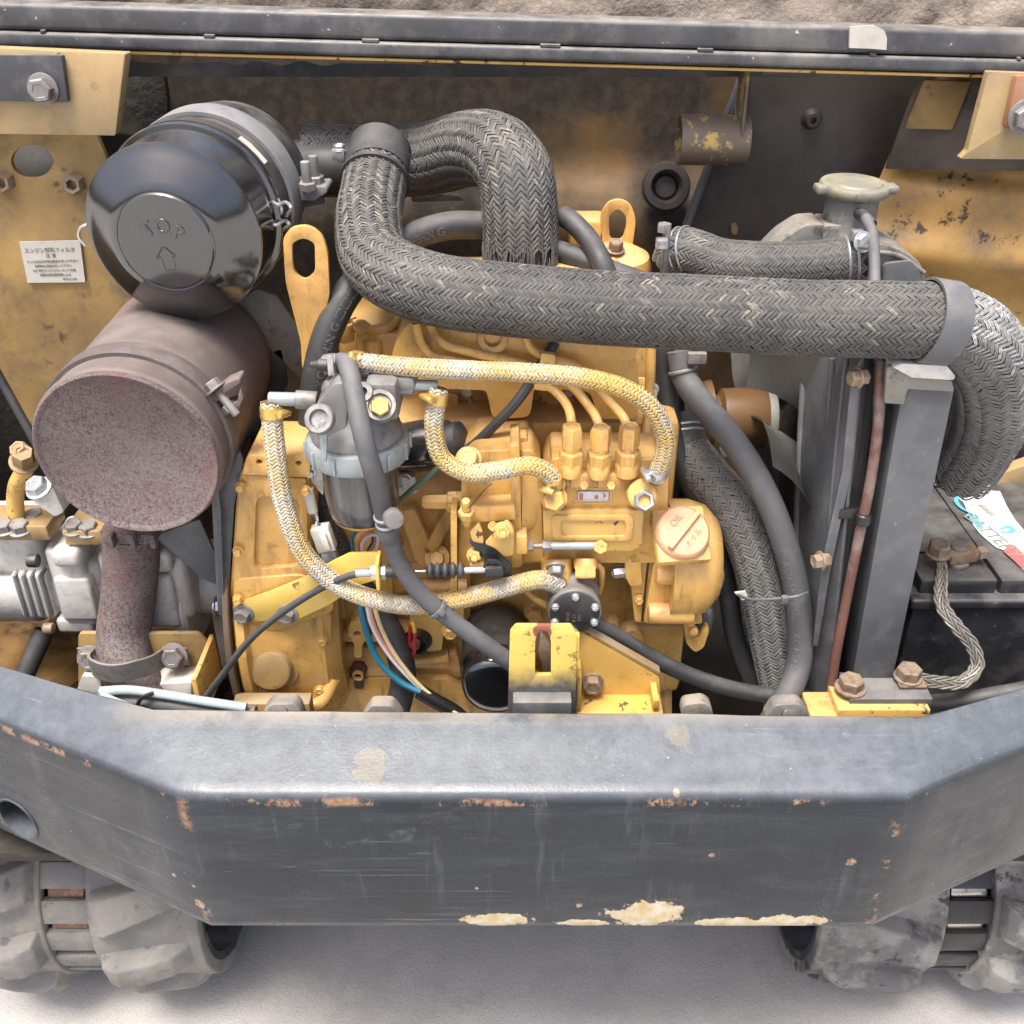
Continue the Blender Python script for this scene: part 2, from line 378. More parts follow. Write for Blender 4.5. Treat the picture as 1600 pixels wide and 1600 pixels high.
c = muff.mix(muff.mth('MULTIPLY', muff.rng(muff.noise(400, 5, .75), .48, .55), muff.mth('MULTIPLY', un, .9)), c, (.075,.042,.044))
c = muff.mix(muff.mth('MULTIPLY', muff.rng(muff.noise(230, 6, .8), .53, .60), muff.mth('MULTIPLY', un, .85)), c, (.042,.026,.028))
c = muff.mix(muff.mth('MULTIPLY', muff.rng(muff.noise(15, 6, .7), .55, .64), .4), c, (.13,.05,.048))
muff = muff.out(c, .8, 0.0, muff.bump(muff.noise(330, 4, .7), .45, .0006))
mufs = paint('muffler_shell_dust', (.125,.096,.088), .75, var=.15, dirt=(((.10,.065,.06), 160, .55, .7, .6), ((.13,.07,.065), 9, .5, .7, .5)), dust=((.215,.185,.17), .6), bump=.35, bscale=260)
conn = paint('white_plastic', (.62,.62,.57), .4, var=.08, dirt=(((.3,.26,.2), 40, .5, .7, .5),), bump=.03)
salmon = paint('oil_cap_salmon', (.56,.315,.18), .5, var=.1, dirt=(((.45,.16,.08), 60, .55, .7, .6),), bump=.12)
paper = paint('label_paper', (.47,.455,.405), .5, var=.08, dirt=(((.36,.32,.26), 40, .5, .7, .6),), bump=.03)
white = paint('white_label', (.72,.73,.74), .4, var=.05, dirt=(((.45,.38,.3), 30, .58, .7, .5),), bump=.03)
ink = paint('label_ink', (.20,.195,.185), .6, var=.1, bump=0.0)
inkl = paint('hose_print', (.11,.11,.11), .6, var=.2, bump=0.0)
cyan = paint('label_cyan', (.10,.36,.50), .4, bump=0.0)
redp = paint('label_red', (.48,.12,.12), .4, bump=0.0)
redw = paint('red_plastic', (.62,.03,.035), .35, bump=0.0)
yelp = paint('yellow_plastic', (.75,.45,.04), .35, bump=0.0)
wblue = paint('wire_blue', (.02,.16,.24), .4, bump=0.0); wcream = paint('wire_cream', (.62,.50,.28), .45, bump=0.0); wwhite = paint('wire_white', (.62,.6,.58), .45, bump=0.0)
wred = paint('wire_salmon', (.60,.22,.15), .45, bump=0.0); wgreen = paint('wire_green', (.06,.11,.08), .45, bump=0.0); wpale = paint('wire_pale_blue', (.29,.37,.38), .6, dirt=(((.25,.27,.27), 200, .5, .65, .6),), bump=.3, bscale=300)
copper = paint('brown_pipe', (.12,.055,.042), .55, var=.4, dirt=(((.22,.195,.175), 14, .48, .62, .85), ((.20,.07,.045), 30, .55, .65, .6)), dust=((.3,.27,.25), .4), bump=.2)
capy = paint('radiator_cap_dusty', (.20,.195,.165), .55, metal=.2, var=.12, dirt=(((.34,.30,.12), 14, .5, .62, .6), ((.08,.075,.06), 50, .56, .66, .6)), dust=((.24,.235,.165), .5), bump=.3)
tape = paint('black_tape', (.014,.014,.015), .35, bump=.5, bscale=160)
fanm = paint('fan_plastic', (.19,.19,.18), .4, dust=((.28,.27,.25), .6), bump=.05)
battm = paint('battery_plastic', (.020,.021,.024), .35, var=.15, dirt=(((.13,.125,.12), 18, .5, .75, .5), ((.3,.28,.25), 90, .62, .7, .5)), dust=((.22,.21,.2), .45), bump=.08)
foam = paint('dirty_foam', (.22,.185,.15), .95, var=.3, dirt=(((.07,.055,.045), 22, .5, .65, .8), ((.27,.23,.19), 60, .55, .7, .5)), bump=1.0, bscale=170, bd=.003)
trk = paint('track_rubber', (.165,.160,.15), .75, var=.25, dirt=(((.235,.222,.19), 9, .46, .62, .85), ((.16,.16,.165), 20, .5, .56, .6), ((.05,.05,.05), 34, .60, .66, .6), ((.30,.26,.18), 45, .58, .7, .6)), bump=.8, bscale=70, bd=.003, finebump=.4)
trkd = paint('track_rubber_dark', (.095,.095,.097), .65, var=.3, dirt=(((.25,.245,.225), 8, .47, .55, .85), ((.16,.155,.14), 30, .55, .62, .6), ((.02,.02,.022), 26, .56, .62, .8)), bump=.7, bscale=90, bd=.002)
barp = paint('bar_paint_scuffed', (.050,.052,.056), .42, var=.25, dirt=(((.20,.19,.17), 7, .52, .70, .7), ((.13,.13,.135), 30, .48, .7, .6), ((.45,.43,.38), 90, .655, .68, .9), ((.22,.10,.05), 20, .66, .68, .8)), dust=((.3,.27,.23), .6), bump=.3)
bandg = paint('grey_band_paint', (.17,.172,.175), .6, var=.12, dirt=(((.08,.075,.07), 20, .52, .68, .6),), dust=((.3,.29,.27), .3), bump=.2)
trki = paint('track_rubber_inner', (.022,.022,.024), .5, dirt=(((.14,.125,.1), 16, .58, .66, .8),), bump=.3)
steel = paint('worn_steel', (.45,.42,.38), .28, metal=.9, dirt=((RUST, 40, .52, .64, .7),), bump=.2)
brownm = paint('rusted_core', (.16,.085,.06), .7, dirt=(((.3,.2,.13), 90, .5, .6, .8),), bump=.5)
tan = paint('tan_cream_paint', (.36,.265,.13), .5, var=.15, dirt=(((.30,.17,.08), 9, .48, .66, .7), ((.16,.13,.10), 12, .5, .7, .6), (BROWN, 40, .58, .7, .6)), bump=.2)
orange = paint('faded_orange', (.33,.15,.085), .55, var=.15, dirt=((DUST, 20, .5, .7, .5),), bump=.2)
concrete = MT('concrete')
c = concrete.mix(concrete.rng(concrete.noise(5, 6, .6), .3, .7), (.41,.395,.37), (.53,.515,.485))
c = concrete.mix(concrete.mth('MULTIPLY', concrete.rng(concrete.noise(14, 6, .65), .56, .72), .45), c, (.28,.275,.27))
c = concrete.mix(concrete.mth('MULTIPLY', concrete.rng(concrete.noise(380, 4, .75), .5, .6), .55), c, (.24,.238,.235))
c = concrete.mix(concrete.mth('MULTIPLY', concrete.rng(concrete.noise(700, 2, .6), .60, .66), .6), c, (.52,.51,.50))
c = concrete.mix(concrete.mth('MULTIPLY', concrete.rng(concrete.noise(6, 7, .7, dist=.6), .50, .68), .45), c, (.30,.295,.29))
concrete = concrete.out(c, .85, 0.0, concrete.bump(concrete.noise(130, 5, .75, stretch=(.8,1.2,1)), .45, .003, concrete.bump(concrete.noise(420, 3, .7), .5, .0015)))
def braid_mat(name, d0, d1, pale, gloss_=.55, paintc=None, metal=0.0):
    m = MT(name); c = m.mix(m.attr('tint'), d0, d1); ac = m.attr('across')
    lines = m.mth('SINE', m.mth('MULTIPLY', ac, 8.6)); c = m.mix(m.rng(lines, -1, .3, .75, 0.0), c, sc(d0, .28))
    nz = m.rng(m.noise(300, 5, .75), .40, .60); wm = m.mth('MULTIPLY', m.mth('MULTIPLY', m.rng(m.attr('wear'), .12, .9), nz), m.rng(lines, -.6, .5, .25, 1.0))
    c = m.mix(wm, c, pale)
    if paintc:
        pm = m.rng(m.mth('ADD', m.noise(16, 5, .65), m.mth('MULTIPLY', m.noise(420, 3, .6), .5)), .66, .80); c = m.mix(pm, c, paintc)
    c = m.mix(m.mth('MULTIPLY', m.rng(m.noise(11, 4), .45, .75), .5), c, sc(d1, 1.35))
    return m.out(c, gloss_, metal, m.bump(lines, .6, .0005, m.bump(m.noise(500, 3, .6), .3, .0004)))
br_blk = braid_mat('black_braid', (.080,.079,.077), (.130,.126,.117), (.42,.385,.30))
br_wht = braid_mat('black_braid_white_worn', (.15,.149,.146), (.23,.225,.215), (.80,.82,.82))
br_fuel = braid_mat('silver_braid_with_yellow_paint', (.33,.32,.285), (.66,.64,.57), (.7,.66,.56), .4, paintc=(.56,.385,.11))
br_gry = braid_mat('grey_braid', (.15,.145,.135), (.24,.235,.215), (.35,.33,.28), .5)
# ================================================================== SETTING
part('ground', g_grid(lambda u, v: V((-30+60*u, -30+60*v, 0)), 8, 8), concrete, kind='structure')

# ------------------------------------------------------------------ counterweight
cw = MT('counterweight_paint')
xyz = cw.sep(cw.pos)
c = cw.mix(cw.rng(cw.noise(7, 8, .7), .3, .7), (.007,.010,.0145), (.014,.0195,.027))
c = cw.mix(cw.mth('MULTIPLY', cw.rng(cw.noise(9, 9, .78, stretch=(.6,.6,4)), .50, .74), .38), c, (.075,.086,.095))
c = cw.mix(cw.mth('MULTIPLY', cw.rng(cw.noise(70, 5, .7, stretch=(.22,.22,6)), .66, .70), .4), c, (.20,.21,.22))
scr = cw.mth('MULTIPLY', cw.rng(cw.noise(46, 6, .75, stretch=(.07,.07,7)), .585, .64), cw.rng(cw.noise(5, 5, .6), .42, .62))
c = cw.mix(cw.mth('MULTIPLY', scr, .6), c, (.19,.205,.22))
drp = cw.mth('MULTIPLY', cw.rng(cw.noise(30, 6, .7, stretch=(1.6,1.6,.12)), .55, .70), cw.rng(cw.noise(7, 4), .45, .65))
c = cw.mix(cw.mth('MULTIPLY', drp, .55), c, (.13,.14,.15))
scf = cw.mth('MULTIPLY', cw.rng(cw.noise(22, 9, .8, dist=.5), .58, .68), cw.rng(cw.noise(4, 4), .5, .6))
c = cw.mix(cw.mth('MULTIPLY', scf, .55), c, (.16,.175,.19))
upf = cw.rng(cw.sep(cw.geo.outputs['Normal'])[2], .2, .9)
c = cw.mix(cw.mth('MULTIPLY', upf, cw.rng(cw.noise(40, 9, .80), .28, .70, .30, .72)), c, (.165,.185,.208))  # upward faces paler and bluer: dust plus skylight put into the colour
c = cw.mix(cw.mth('MULTIPLY', upf, cw.mth('MULTIPLY', cw.mth('MULTIPLY', cw.rng(xyz[1], .768, .795), cw.rng(cw.mth('ABSOLUTE', xyz[0]), .42, .33)), cw.rng(cw.noise(20, 6), .34, .5, 0, .85))), c, (.30,.255,.195))
rustz = cw.mth('MULTIPLY', cw.rng(cw.mth('ABSOLUTE', cw.mth('SUBTRACT', xyz[2], cw.mth('ADD', .698, cw.mth('MULTIPLY', cw.noise(26, 6, .7), .009)))), .0055, .002), cw.rng(cw.noise(12, 8, .75, stretch=(1,1,.7)), .545, .575))
crn = cw.mth('MINIMUM', cw.mth('ABSOLUTE', cw.mth('ADD', xyz[0], .318)), cw.mth('ABSOLUTE', cw.mth('SUBTRACT', xyz[0], .376)))
rustc = cw.mth('MULTIPLY', cw.mth('MULTIPLY', cw.rng(crn, .008, .002), cw.rng(xyz[2], .708, .70)), cw.rng(cw.noise(22, 8, .75), .535, .565))
frontm = cw.rng(cw.sep(cw.geo.outputs['Normal'])[1], -.2, -.6)
rm = cw.mth('MULTIPLY', cw.mth('MAXIMUM', rustz, rustc), frontm)
c = cw.mix(rm, c, cw.mix(cw.rng(cw.noise(90, 4), .4, .6), (.15,.075,.045), (.25,.165,.105)))
crm = None
for (bx, by, rx, rz, Yd) in ((778,1438,.036,.0115,.70),(910,1443,.030,.006,.70),(1010,1428,.040,.020,.70),(1140,1442,.045,.009,.70),(1230,1440,.040,.011,.70)):
    q = P(bx, by, Yd); f = cw.blob(q, (rx, .03, rz), .42, 75)
    crm = f if crm is None else cw.mth('MAXIMUM', crm, f)
c = cw.mix(crm, c, cw.mix(cw.rng(cw.noise(70, 5), .38, .62), (.50,.47,.38), (.42,.31,.14)))
spm = None
for (bx, by, r_) in ((1113,1336,.0032),(1330,1347,.0048),(905,1415,.0035),(310,1418,.0065),(265,1388,.003),(300,1392,.002),(745,1388,.002),(1058,1246,.0035)):
    f = cw.blob(P(bx, by, .70), (r_, .03, r_), .5, 160); spm = f if spm is None else cw.mth('MAXIMUM', spm, f)
tsm = cw.mth('MAXIMUM', cw.blob(P(580,1194,.735), (.017,.03,.010), .5, 60), cw.blob(P(1062,1158,.75), (.016,.03,.007), .5, 60))
c = cw.mix(cw.mth('MULTIPLY', tsm, .45), c, (.20,.17,.11))
c = cw.mix(spm, c, cw.mix(cw.rng(cw.noise(200, 3), .45, .55), (.17,.09,.055), (.30,.23,.17)))
c = cw.mix(cw.rng(cw.noise(190, 3, .6), .735, .76), c, (.5,.49,.46))
rgh = cw.rng(cw.noise(18, 6, .65), .3, .7, .20, .44)
nb = cw.bump(cw.noise(300, 5, .7), .22, .0012, cw.bump(crm, .6, .0015))
cwm = cw.out(c, rgh, 0.0, nb, Specular_IOR_Level=.38)
bossm = paint('dusty_boss', (.15,.145,.14), .6, var=.15, dirt=(((.28,.24,.18), 30, .42, .6, .7), ((.05,.05,.05), 40, .58, .68, .7)), bump=.4)
cwt = thing('counterweight', 'scuffed dark grey counterweight with rusty corner edges and cream filler along its lower edge', 'counterweight', (0.03, .76, .515))
def cw_path():
    raw = [(-.98,1.014),(-.316,.70),(.378,.70),(.98,.98)]
    out = []
    for a, b in zip(raw, raw[1:]):
        n = 22 if a[0] > -.5 and b[0] < .5 else 14
        out += [(a[0]+(b[0]-a[0])*i/n, a[1]+(b[1]-a[1])*i/n) for i in range(n)]
    out.append(raw[-1]); return out
prof = [(.03,-.938),(.008,-.936),(.002,-.931),(0,-.922),(0,-.85),(0,-.772),(0,-.752),(.0012,-.746),(.004,-.7405),(.009,-.7375),(.018,-.7345),(.05,-.724),(.082,-.712),(.094,-.709),(.100,-.713),(.103,-.722),(.104,-.80),(.104,-.90),(.095,-.938)]
def samp(raw, ns):
    out = []
    for a, b, n in zip(raw, raw[1:], ns): out += [tuple(a[q]+(b[q]-a[q])*i/n for q in (0, 1)) for i in range(n)]
    out.append(tuple(raw[-1][:2])); return out
LZ = .741; lipc = [PZ(240,1110,LZ), PZ(1440,1121,LZ), PZ(0,1042,LZ), PZ(1600,1076,LZ)]
ext = lambda c, e, x: (x, c.y+(e.y-c.y)*(x-c.x)/(e.x-c.x))
lip = samp([ext(lipc[0], lipc[2], -.93), lipc[0][:2], lipc[1][:2], ext(lipc[1], lipc[3], .95)], (14,22,14))
pth = cw_path(); bm = bmesh.new(); rings = []
for i, (x, y) in enumerate(pth):
    dx, dy = lip[i][0]-x, lip[i][1]-y; ring = []
    for (d_, z) in prof:
        k = d_/.094; jz = .0030*mnoise.noise(V((x*9, d_*30, 3))) if .04 < d_ < .1 and z > -.75 else 0
        ring.append(bm.verts.new((x+dx*k, y+dy*k, z+1.45+jz)))
    rings.append(ring)
for A, B in zip(rings, rings[1:]):
    for k in range(len(prof)): bm.faces.new((A[k], A[(k+1) % len(prof)], B[(k+1) % len(prof)], B[k]))
bm.faces.new(rings[0]); bm.faces.new(rings[-1][::-1]); bmesh.ops.recalc_face_normals(bm, faces=list(bm.faces))
hp = P(14, 1293, .803); hax = V((.427,.904,0))
bm = boolcut(bm, g_cyl(hp-hax*.06, hax, .030, .20, .0005, 40))
part('body', bm, cwm, cwt, sharp=50)
part('hole_bolt', g_bolt(hp+hax*.06, -hax, .016, .014), bolt_m, cwt)
part('hole_sleeve', g_ring(hp+hax*.012, hax, .0275, .0305, .085), cwm, cwt)
for (pts, Y) in (([(404,1130),(416,1108),(424,1101),(460,1100),(468,1108),(476,1130)], .79), ([(562,1128),(574,1112),(580,1103),(612,1103),(620,1112),(632,1128)], .797),
                 ([(1063,1122),(1068,1102),(1100,1098),(1112,1106),(1116,1122)], .80), ([(1194,1128),(1210,1102),(1250,1100),(1262,1112),(1270,1132)], .79)):
    part('lip_boss', ppl(rp(pts, 8), Y, .016, bev=.005, seg=3), bossm, cwt)
for (x, y, Y) in ((436,1116,.789),(1236,1120,.789)):
    part('boss_stud', g_cyl(P(x, y, Y), (0,-.8,.6), .0105, .005, .002), satin, cwt)

# ------------------------------------------------------------------ rubber tracks
def track(xc, wide, label, trk):
    Yc, zc, R = 1.085, .2185, .182
    t = thing('rubber_track', label, 'track', (xc, 1.6, 0), 'rubber crawler tracks under the counterweight')
    def pos(s):          # s metres along the belt, 0 at the mid front, + towards the ground
        q = math.pi*R/2
        if abs(s) <= q:
            a = math.pi-0 + s/R  # angle
            return V((0, Yc+R*math.cos(a), zc-R*math.sin(s/R))), V((0, -math.cos(s/R), -math.sin(s/R)))
        if s > q: return V((0, Yc+(s-q), zc-R)), V((0, 0, -1))
        return V((0, Yc+(-s-q), zc+R)), V((0, 0, 1))
    S = [-(math.pi*R/2)-1.0]+[-(math.pi*R/2)+math.pi*R*i/40 for i in range(41)]+[(math.pi*R/2)+1.0]
    def strip(x0, x1, th0, th1, SS=S):
        bm = bmesh.new(); rg = []
        for s in SS:
            p, n = pos(s)
            rg.append([bm.verts.new(V((xc+x, 0, 0))+p+n*th) for x, th in ((x0,th0),(x1,th0),(x1,th1),(x0,th1))])
        for A, B in zip(rg, rg[1:]):
            for k in range(4): bm.faces.new((A[k], A[(k+1) % 4], B[(k+1) % 4], B[k]))
        bm.faces.new(rg[0]); bm.faces.new(rg[-1]); bmesh.ops.recalc_face_normals(bm, faces=list(bm.faces)); return bm
    h = wide/2
    part('belt_side', bevel(strip(-h, -.031, -.012, .008), .003), trk, t, sharp=50); part('belt_side', bevel(strip(.031, h, -.012, .008), .003), trk, t, sharp=50)
    part('inner_lip', strip(-h+.002, -h+.05, -.022, -.012), trki, t); part('inner_lip', strip(h-.05, h-.002, -.022, -.012), trki, t)
    pit = .0525; sx = 1 if xc > 0 else -1
    for k in range(-6, 8):
        s = k*pit
        part('belt_bridge', bevel(strip(-.034, .034, -.012, .003, [s-.0185, s-.006, s+.006, s+.0185]), .003), trk if sx < 0 else trki, t)
        p, n = pos(s+pit/2); p = p+V((xc, 0, 0)); tn = V((0, n.z, -n.y))
        part('core_bar', g_box(p-n*.010, .05, .014, .012, n, XA, .003), brownm if sx < 0 else steel, t)
    for k in range(-3, 5):          # staggered lugs
        for side in (-1, 1):
            s = k*pit*2+(pit if side > 0 else 0)
            x_in, x_out = side*.036, side*(h-.012)
            bm = bmesh.new()
            def vv(x, ds, th):
                skew = (abs(x)-.03)*.30*side*sx
                p, n = pos(s+ds+skew); return bm.verts.new(V((xc+x, 0, 0))+p+n*th)
            nx = 5; lo = []; hi = []
            for i in range(nx+1):
                x = x_in+(x_out-x_in)*i/nx; f = 1-.35*(i/nx)**2; hh = .036-.012*(i/nx)**2
                e = .72 if i in (0, nx) else 1
                lo.append([vv(x, -.034*f, .004), vv(x, .034*f, .004)]); xx = x+(side*.006 if i == 0 else (-side*.010 if i == nx else 0))
                jj = .003*mnoise.noise(V((x*20, s*30, 2)))
                hi.append([vv(xx, -.023*f, hh*e+jj), vv(xx, .023*f, hh*e-jj)])
            for i in range(nx):
                for q in ((lo[i][0], lo[i+1][0], hi[i+1][0], hi[i][0]), (hi[i][0], hi[i+1][0], hi[i+1][1], hi[i][1]), (hi[i][1], hi[i+1][1], lo[i+1][1], lo[i][1])): bm.faces.new(q)
            bm.faces.new((lo[0][0], hi[0][0], hi[0][1], lo[0][1])); bm.faces.new((lo[nx][0], lo[nx][1], hi[nx][1], hi[nx][0]))
            bmesh.ops.recalc_face_normals(bm, faces=list(bm.faces)); bevel(bm, .0035, 2, 22)
            part('tread_lug', bm, trk, t, sharp=60)
    wh = g_lathe((xc-.085, Yc, zc), XA, [(0,0),(.05,0),(.055,.012),(.12,.014),(.148,.0),(.150,.05),(.150,.12),(.148,.17),(.12,.156),(.055,.158),(.05,.17),(0,.17)], 40)
    part('idler_wheel', wh, trki, t)
    part('axle_cap', g_cyl((xc-(sx)*.085, Yc, zc), (-sx,0,0), .045, .02, .004), bolt_m, t)
track(-.605, .36, 'dusty pale grey rubber track with rust-brown core bars, left of the bare concrete gap', trk)
track(.62, .40, 'dark worn rubber track with bright steel core bars, right of the bare concrete gap', trkd)

# ------------------------------------------------------------------ machine floor and walls of the bay
part('bay_floor', g_box3(-.95, .95, .835, 2.2, .46, .475, .002), soot, kind='structure')  # floor coloured near black to deepen the shade inside the bay
bw = thing('back_panel', 'sooty dark back panel of the engine bay with ochre patches', 'panel', (0, 1.5, .48))
def wall(u, v):
    x = -.95+1.9*u; z = .48+.88*v
    y = 1.43 if z > 1.13 else (1.43-.05*min(1, (1.13-z)/.05))
    return V((x, y+.004*mnoise.noise(V((x*8, z*8, 0))), z))
wm_ = MT('sooty_ochre_wall')
c = wm_.mix(wm_.rng(wm_.noise(7, 6, .65), .3, .7), (.095,.055,.021), (.18,.103,.036))
c = wm_.mix(wm_.mth('MULTIPLY', wm_.rng(wm_.noise(9, 8, .72), .46, .64), .8), c, (.055,.038,.023))
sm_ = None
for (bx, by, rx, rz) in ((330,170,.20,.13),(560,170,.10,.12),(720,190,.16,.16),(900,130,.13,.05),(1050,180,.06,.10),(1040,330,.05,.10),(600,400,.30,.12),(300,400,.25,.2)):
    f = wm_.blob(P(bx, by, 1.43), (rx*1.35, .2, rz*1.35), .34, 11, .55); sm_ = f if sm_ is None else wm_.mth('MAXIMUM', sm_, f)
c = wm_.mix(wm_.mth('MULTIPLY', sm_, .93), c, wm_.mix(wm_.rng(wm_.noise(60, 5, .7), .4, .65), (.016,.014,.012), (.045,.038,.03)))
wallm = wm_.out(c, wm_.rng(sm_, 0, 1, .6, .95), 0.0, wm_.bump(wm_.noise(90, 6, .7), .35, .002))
part('sheet', g_grid(wall, 60, 40), wallm, bw)
for pts in ([(255,110),(262,160),(258,215),(225,205),(195,165),(205,120)], [(640,300),(720,305),(740,345),(690,352),(650,340)]):
    part('foam_scrap', ppl(rp(pts, 8), 1.398, .015, bev=.004), soot, bw)
q = P(1040, 292, 1.37)
g1 = thing('rubber_grommet', 'round dusty rubber grommet on the sooty back panel', 'grommet', q+V((0,.02,-.03)))
ax = V((0,-.95,.3)).normalized()
part('ring', g_lathe(q, ax, [(.017,-.01),(.030,-.012),(.032,.004),(.029,.010),(.021,.011),(.018,.006),(.016,-.006),(0,-.007)], 40), darkpan, g1)
part('plug', g_lathe(q-ax*.004, ax, [(.016,0),(.013,.004),(0,.006)], 30), darkpan, g1)
sp_ = thing('side_plate', 'dark brown sheet plate behind the radiator cap', 'plate', P(1230, 380, 1.33))
part('sheet', ppl([(1172,100),(1450,105),(1372,285),(1360,470),(1030,470),(1085,330)], 1.34, .006), darkpan, sp_)
part('folded_edge', ppl([(1166,100),(1174,100),(1087,332),(1032,480),(1024,480),(1079,330)], 1.32, .02, bev=.001), grey_p, sp_)
part('stud', g_lathe(P(1268,186,1.34), FR, [(0,0),(.013,0),(.011,.006),(.008,.010),(.004,.010),(.003,.003),(0,.002)], 24), darkpan, sp_)
part('paint_fleck', ppl(rp([(1142,350),(1150,348),(1154,358),(1150,368),(1143,365)], 3), 1.337, .004, bev=0), yeld, sp_)

rpn = thing('right_inner_panel', 'ochre pressed side panel with black grime streaks, behind the radiator', 'panel', P(1500, 700, 1.3))
def rwall(u, v):
    py = 236+325*v; pl_ = 1392-(py-236)*.42 if py < 320 else max(1330, 1357-(py-320)*.2); px = pl_+(1670-pl_)*u
    dy = 0
    for yc, wdt, am in ((262,22,.018),(405,40,-.020),(470,60,.012)): dy += am*math.exp(-((py-yc-(px-1450)*.10)/wdt)**2)
    return P(px, py, 1.29-.08*u+dy)
rm_ = MT('grimy_ochre_panel')
c = rm_.mix(rm_.rng(rm_.noise(7, 5), .3, .7), (.36,.205,.055), (.50,.31,.095))
c = rm_.mix(rm_.mth('MULTIPLY', rm_.rng(rm_.noise(9, 7, .7), .48, .62), .75), c, (.20,.135,.075))
c = rm_.mix(rm_.mth('MULTIPLY', rm_.rng(rm_.noise(17, 7, .75), .585, .625), .95), c, (.028,.022,.018))
rmat = rm_.out(c, .6, 0.0, rm_.bump(rm_.noise(60, 6, .7), .5, .002))
part('sheet', g_grid(rwall, 30, 60), rmat, rpn); part('side_wall', g_box3(.80, .81, 1.0, 1.5, .48, 1.22, .002), yeld, rpn)
part('lower_dark_sheet', g_plate([P(1330,556,1.285), P(1700,552,1.20), P(1700,1000,1.19), P(1330,1000,1.27)], (0,.004,0), (), 0), soot, rpn)  # black sheet added to paint the unlit gap below the panel
part('lower_rail', ppl(rp([(1560,742),(1680,700),(1680,735),(1590,765),(1575,800),(1680,860),(1680,890),(1558,800)], 5), 1.19, .02, bev=.002), tan, rpn)
part('upper_sheet', g_plate([P(1440,105,1.285), P(1700,110,1.195), P(1700,268,1.19), P(1384,264,1.282)], (0,.004,0), (), .001), paint('brown_grey_sheet', (.095,.078,.062), .55, var=.2, dirt=(((.03,.026,.022), 10, .5, .66, .7),), bump=.15), rpn)

ylp = ppl(rp([(1444,125),(1518,128),(1488,203),(1414,201)], 3), 1.252, .008)
part('corner_pad', ylp, yeld, label='small grimy yellow square pad under the hinge bar beside the dark plate', cat='pad')
rb = thing('hinge_bracket', 'cream painted hinge bracket with a faded orange bolted plate, right end of the bar', 'bracket', P(1570, 250, 1.16))
part('web', ppl(rp([(1545,112),(1700,118),(1700,250),(1500,248),(1512,236)], 3), 1.18, .012), tan, rb)
part('bolt_plate', ppl(rp([(1590,118),(1700,118),(1700,205),(1572,200)], 4), 1.165, .012), orange, rb)
part('bolt', g_bolt(P(1600,182,1.165), FR, .014, .010), bolt_m, rb)

# left panel with hole, label, nuts
lp = thing('left_inner_panel', 'stained ochre sheet panel with a round hole and Japanese label', 'panel', P(80, 660, 1.19))
out = rp([(-140,200),(146,200),(166,245),(176,330),(210,450),(216,500),(216,640),(100,690),(40,660),(-20,560),(-140,520)], 8)
part('sheet', ppl(out, 1.19, .008, holes=[circ(50,252,33,26,30)], bev=.001), yeld, lp)
for (x, y) in ((8,282),(118,285)):
    q = P(x, y, 1.19); part('weld_nut', join(g_lathe(q, FR, [(0,.003),(.006,.003),(.0065,.013),(.010,.014),(.012,.011),(.0125,0),(0,0)], 6)), rbolt, lp)
lb = part('warning_label', ppl([(30,378),(125,376),(133,441),(43,442)], 1.186, .003, bev=0), paper, lp)
lp0 = P(82, 410, 1.1855); ex, ey = (P(125,376,1.1855)-P(30,378,1.1855)).normalized(), ZA
for (s, dy, sz) in (('エンジン燃料フィルタ', .0145, .0060), ('注 意', .0080, .0055), ('フィルタは必ず純正部品を使って下さい', .0012, .0034), ('定期的に交換を行って下さい', -.0042, .0034), ('SCS 純正フィルタエレメント交換', -.0096, .0034), ('詳細は取扱説明書による', -.0150, .0034), ('09M78-31950', -.0205, .0030)):
    bm = g_text(s, sz, planemap(lp0+ey*dy+ex*(.016 if dy < -.018 else 0), ex, ey), .0002)
    part('label_print', bm, ink, lb)
part('tank_behind', g_lathe(P(60,250,1.27), FR, [(0,.03),(.03,.028),(.05,.015),(.055,0)], 40), bkt_g, lp)
part('side_wall', g_box3(-.80, -.79, 1.0, 1.5, .48, 1.22, .002), yeld, lp)
pb = part('backing_plate', ppl([(150,205),(250,215),(330,480),(330,800),(-140,820),(-140,480),(60,520)], 1.30, .01), soot, lp)
ulb = thing('upper_left_bracket', 'cream and ochre bracket carrying a black bolted plate, left under the bar', 'bracket', P(90, 212, 1.15))
part('web', ppl(rp([(-120,70),(196,84),(180,212),(-120,208)], 3), 1.15, .02), tan, ulb)
part('cover_plate', ppl(rp([(-120,86),(96,86),(106,160),(-120,156)], 3), 1.142, .009), blk_p, ulb)
part('bolt', g_bolt(P(68,139,1.142), FR, .0125, .010), bolt_m, ulb)
part('edge_weld', g_tube([P(88,82,1.147), P(96,120,1.146), P(103,150,1.147)], .003, 8), tan, ulb)

# top bar
tb = thing('hinge_bar', 'long dark grey hinge bar with rubber seal and chipped yellow lower edge', 'bar', P(800, 110, 1.2))
def bar(y0, y1, Y, d, bev, mat, name, x0=-160, x1=1760):
    k = lambda x, y: y+(x/1600)*(45 if y < 60 else 44)
    return part(name, g_plate([P(x0, k(x0,y0), Y), P(x1, k(x1,y0), Y), P(x1, k(x1,y1), Y), P(x0, k(x0,y1), Y)], (0, d, 0), (), bev, 3), mat, tb)
bar(4, 46.5, 1.21, .05, .005, barp, 'beam')
bar(48.8, 73, 1.207, .05, .004, barp, 'seal_strip')
for a, b in ((62,70),(318,335),(565,592),(844,876),(1090,1115),(1360,1370),(1590,1596)): bar(44.5, 50.5, 1.2072, .03, .001, barp, 'weld_bridge', a, b)
bar(74.5, 79.5, 1.212, .05, .001, yelc, 'lower_flange')
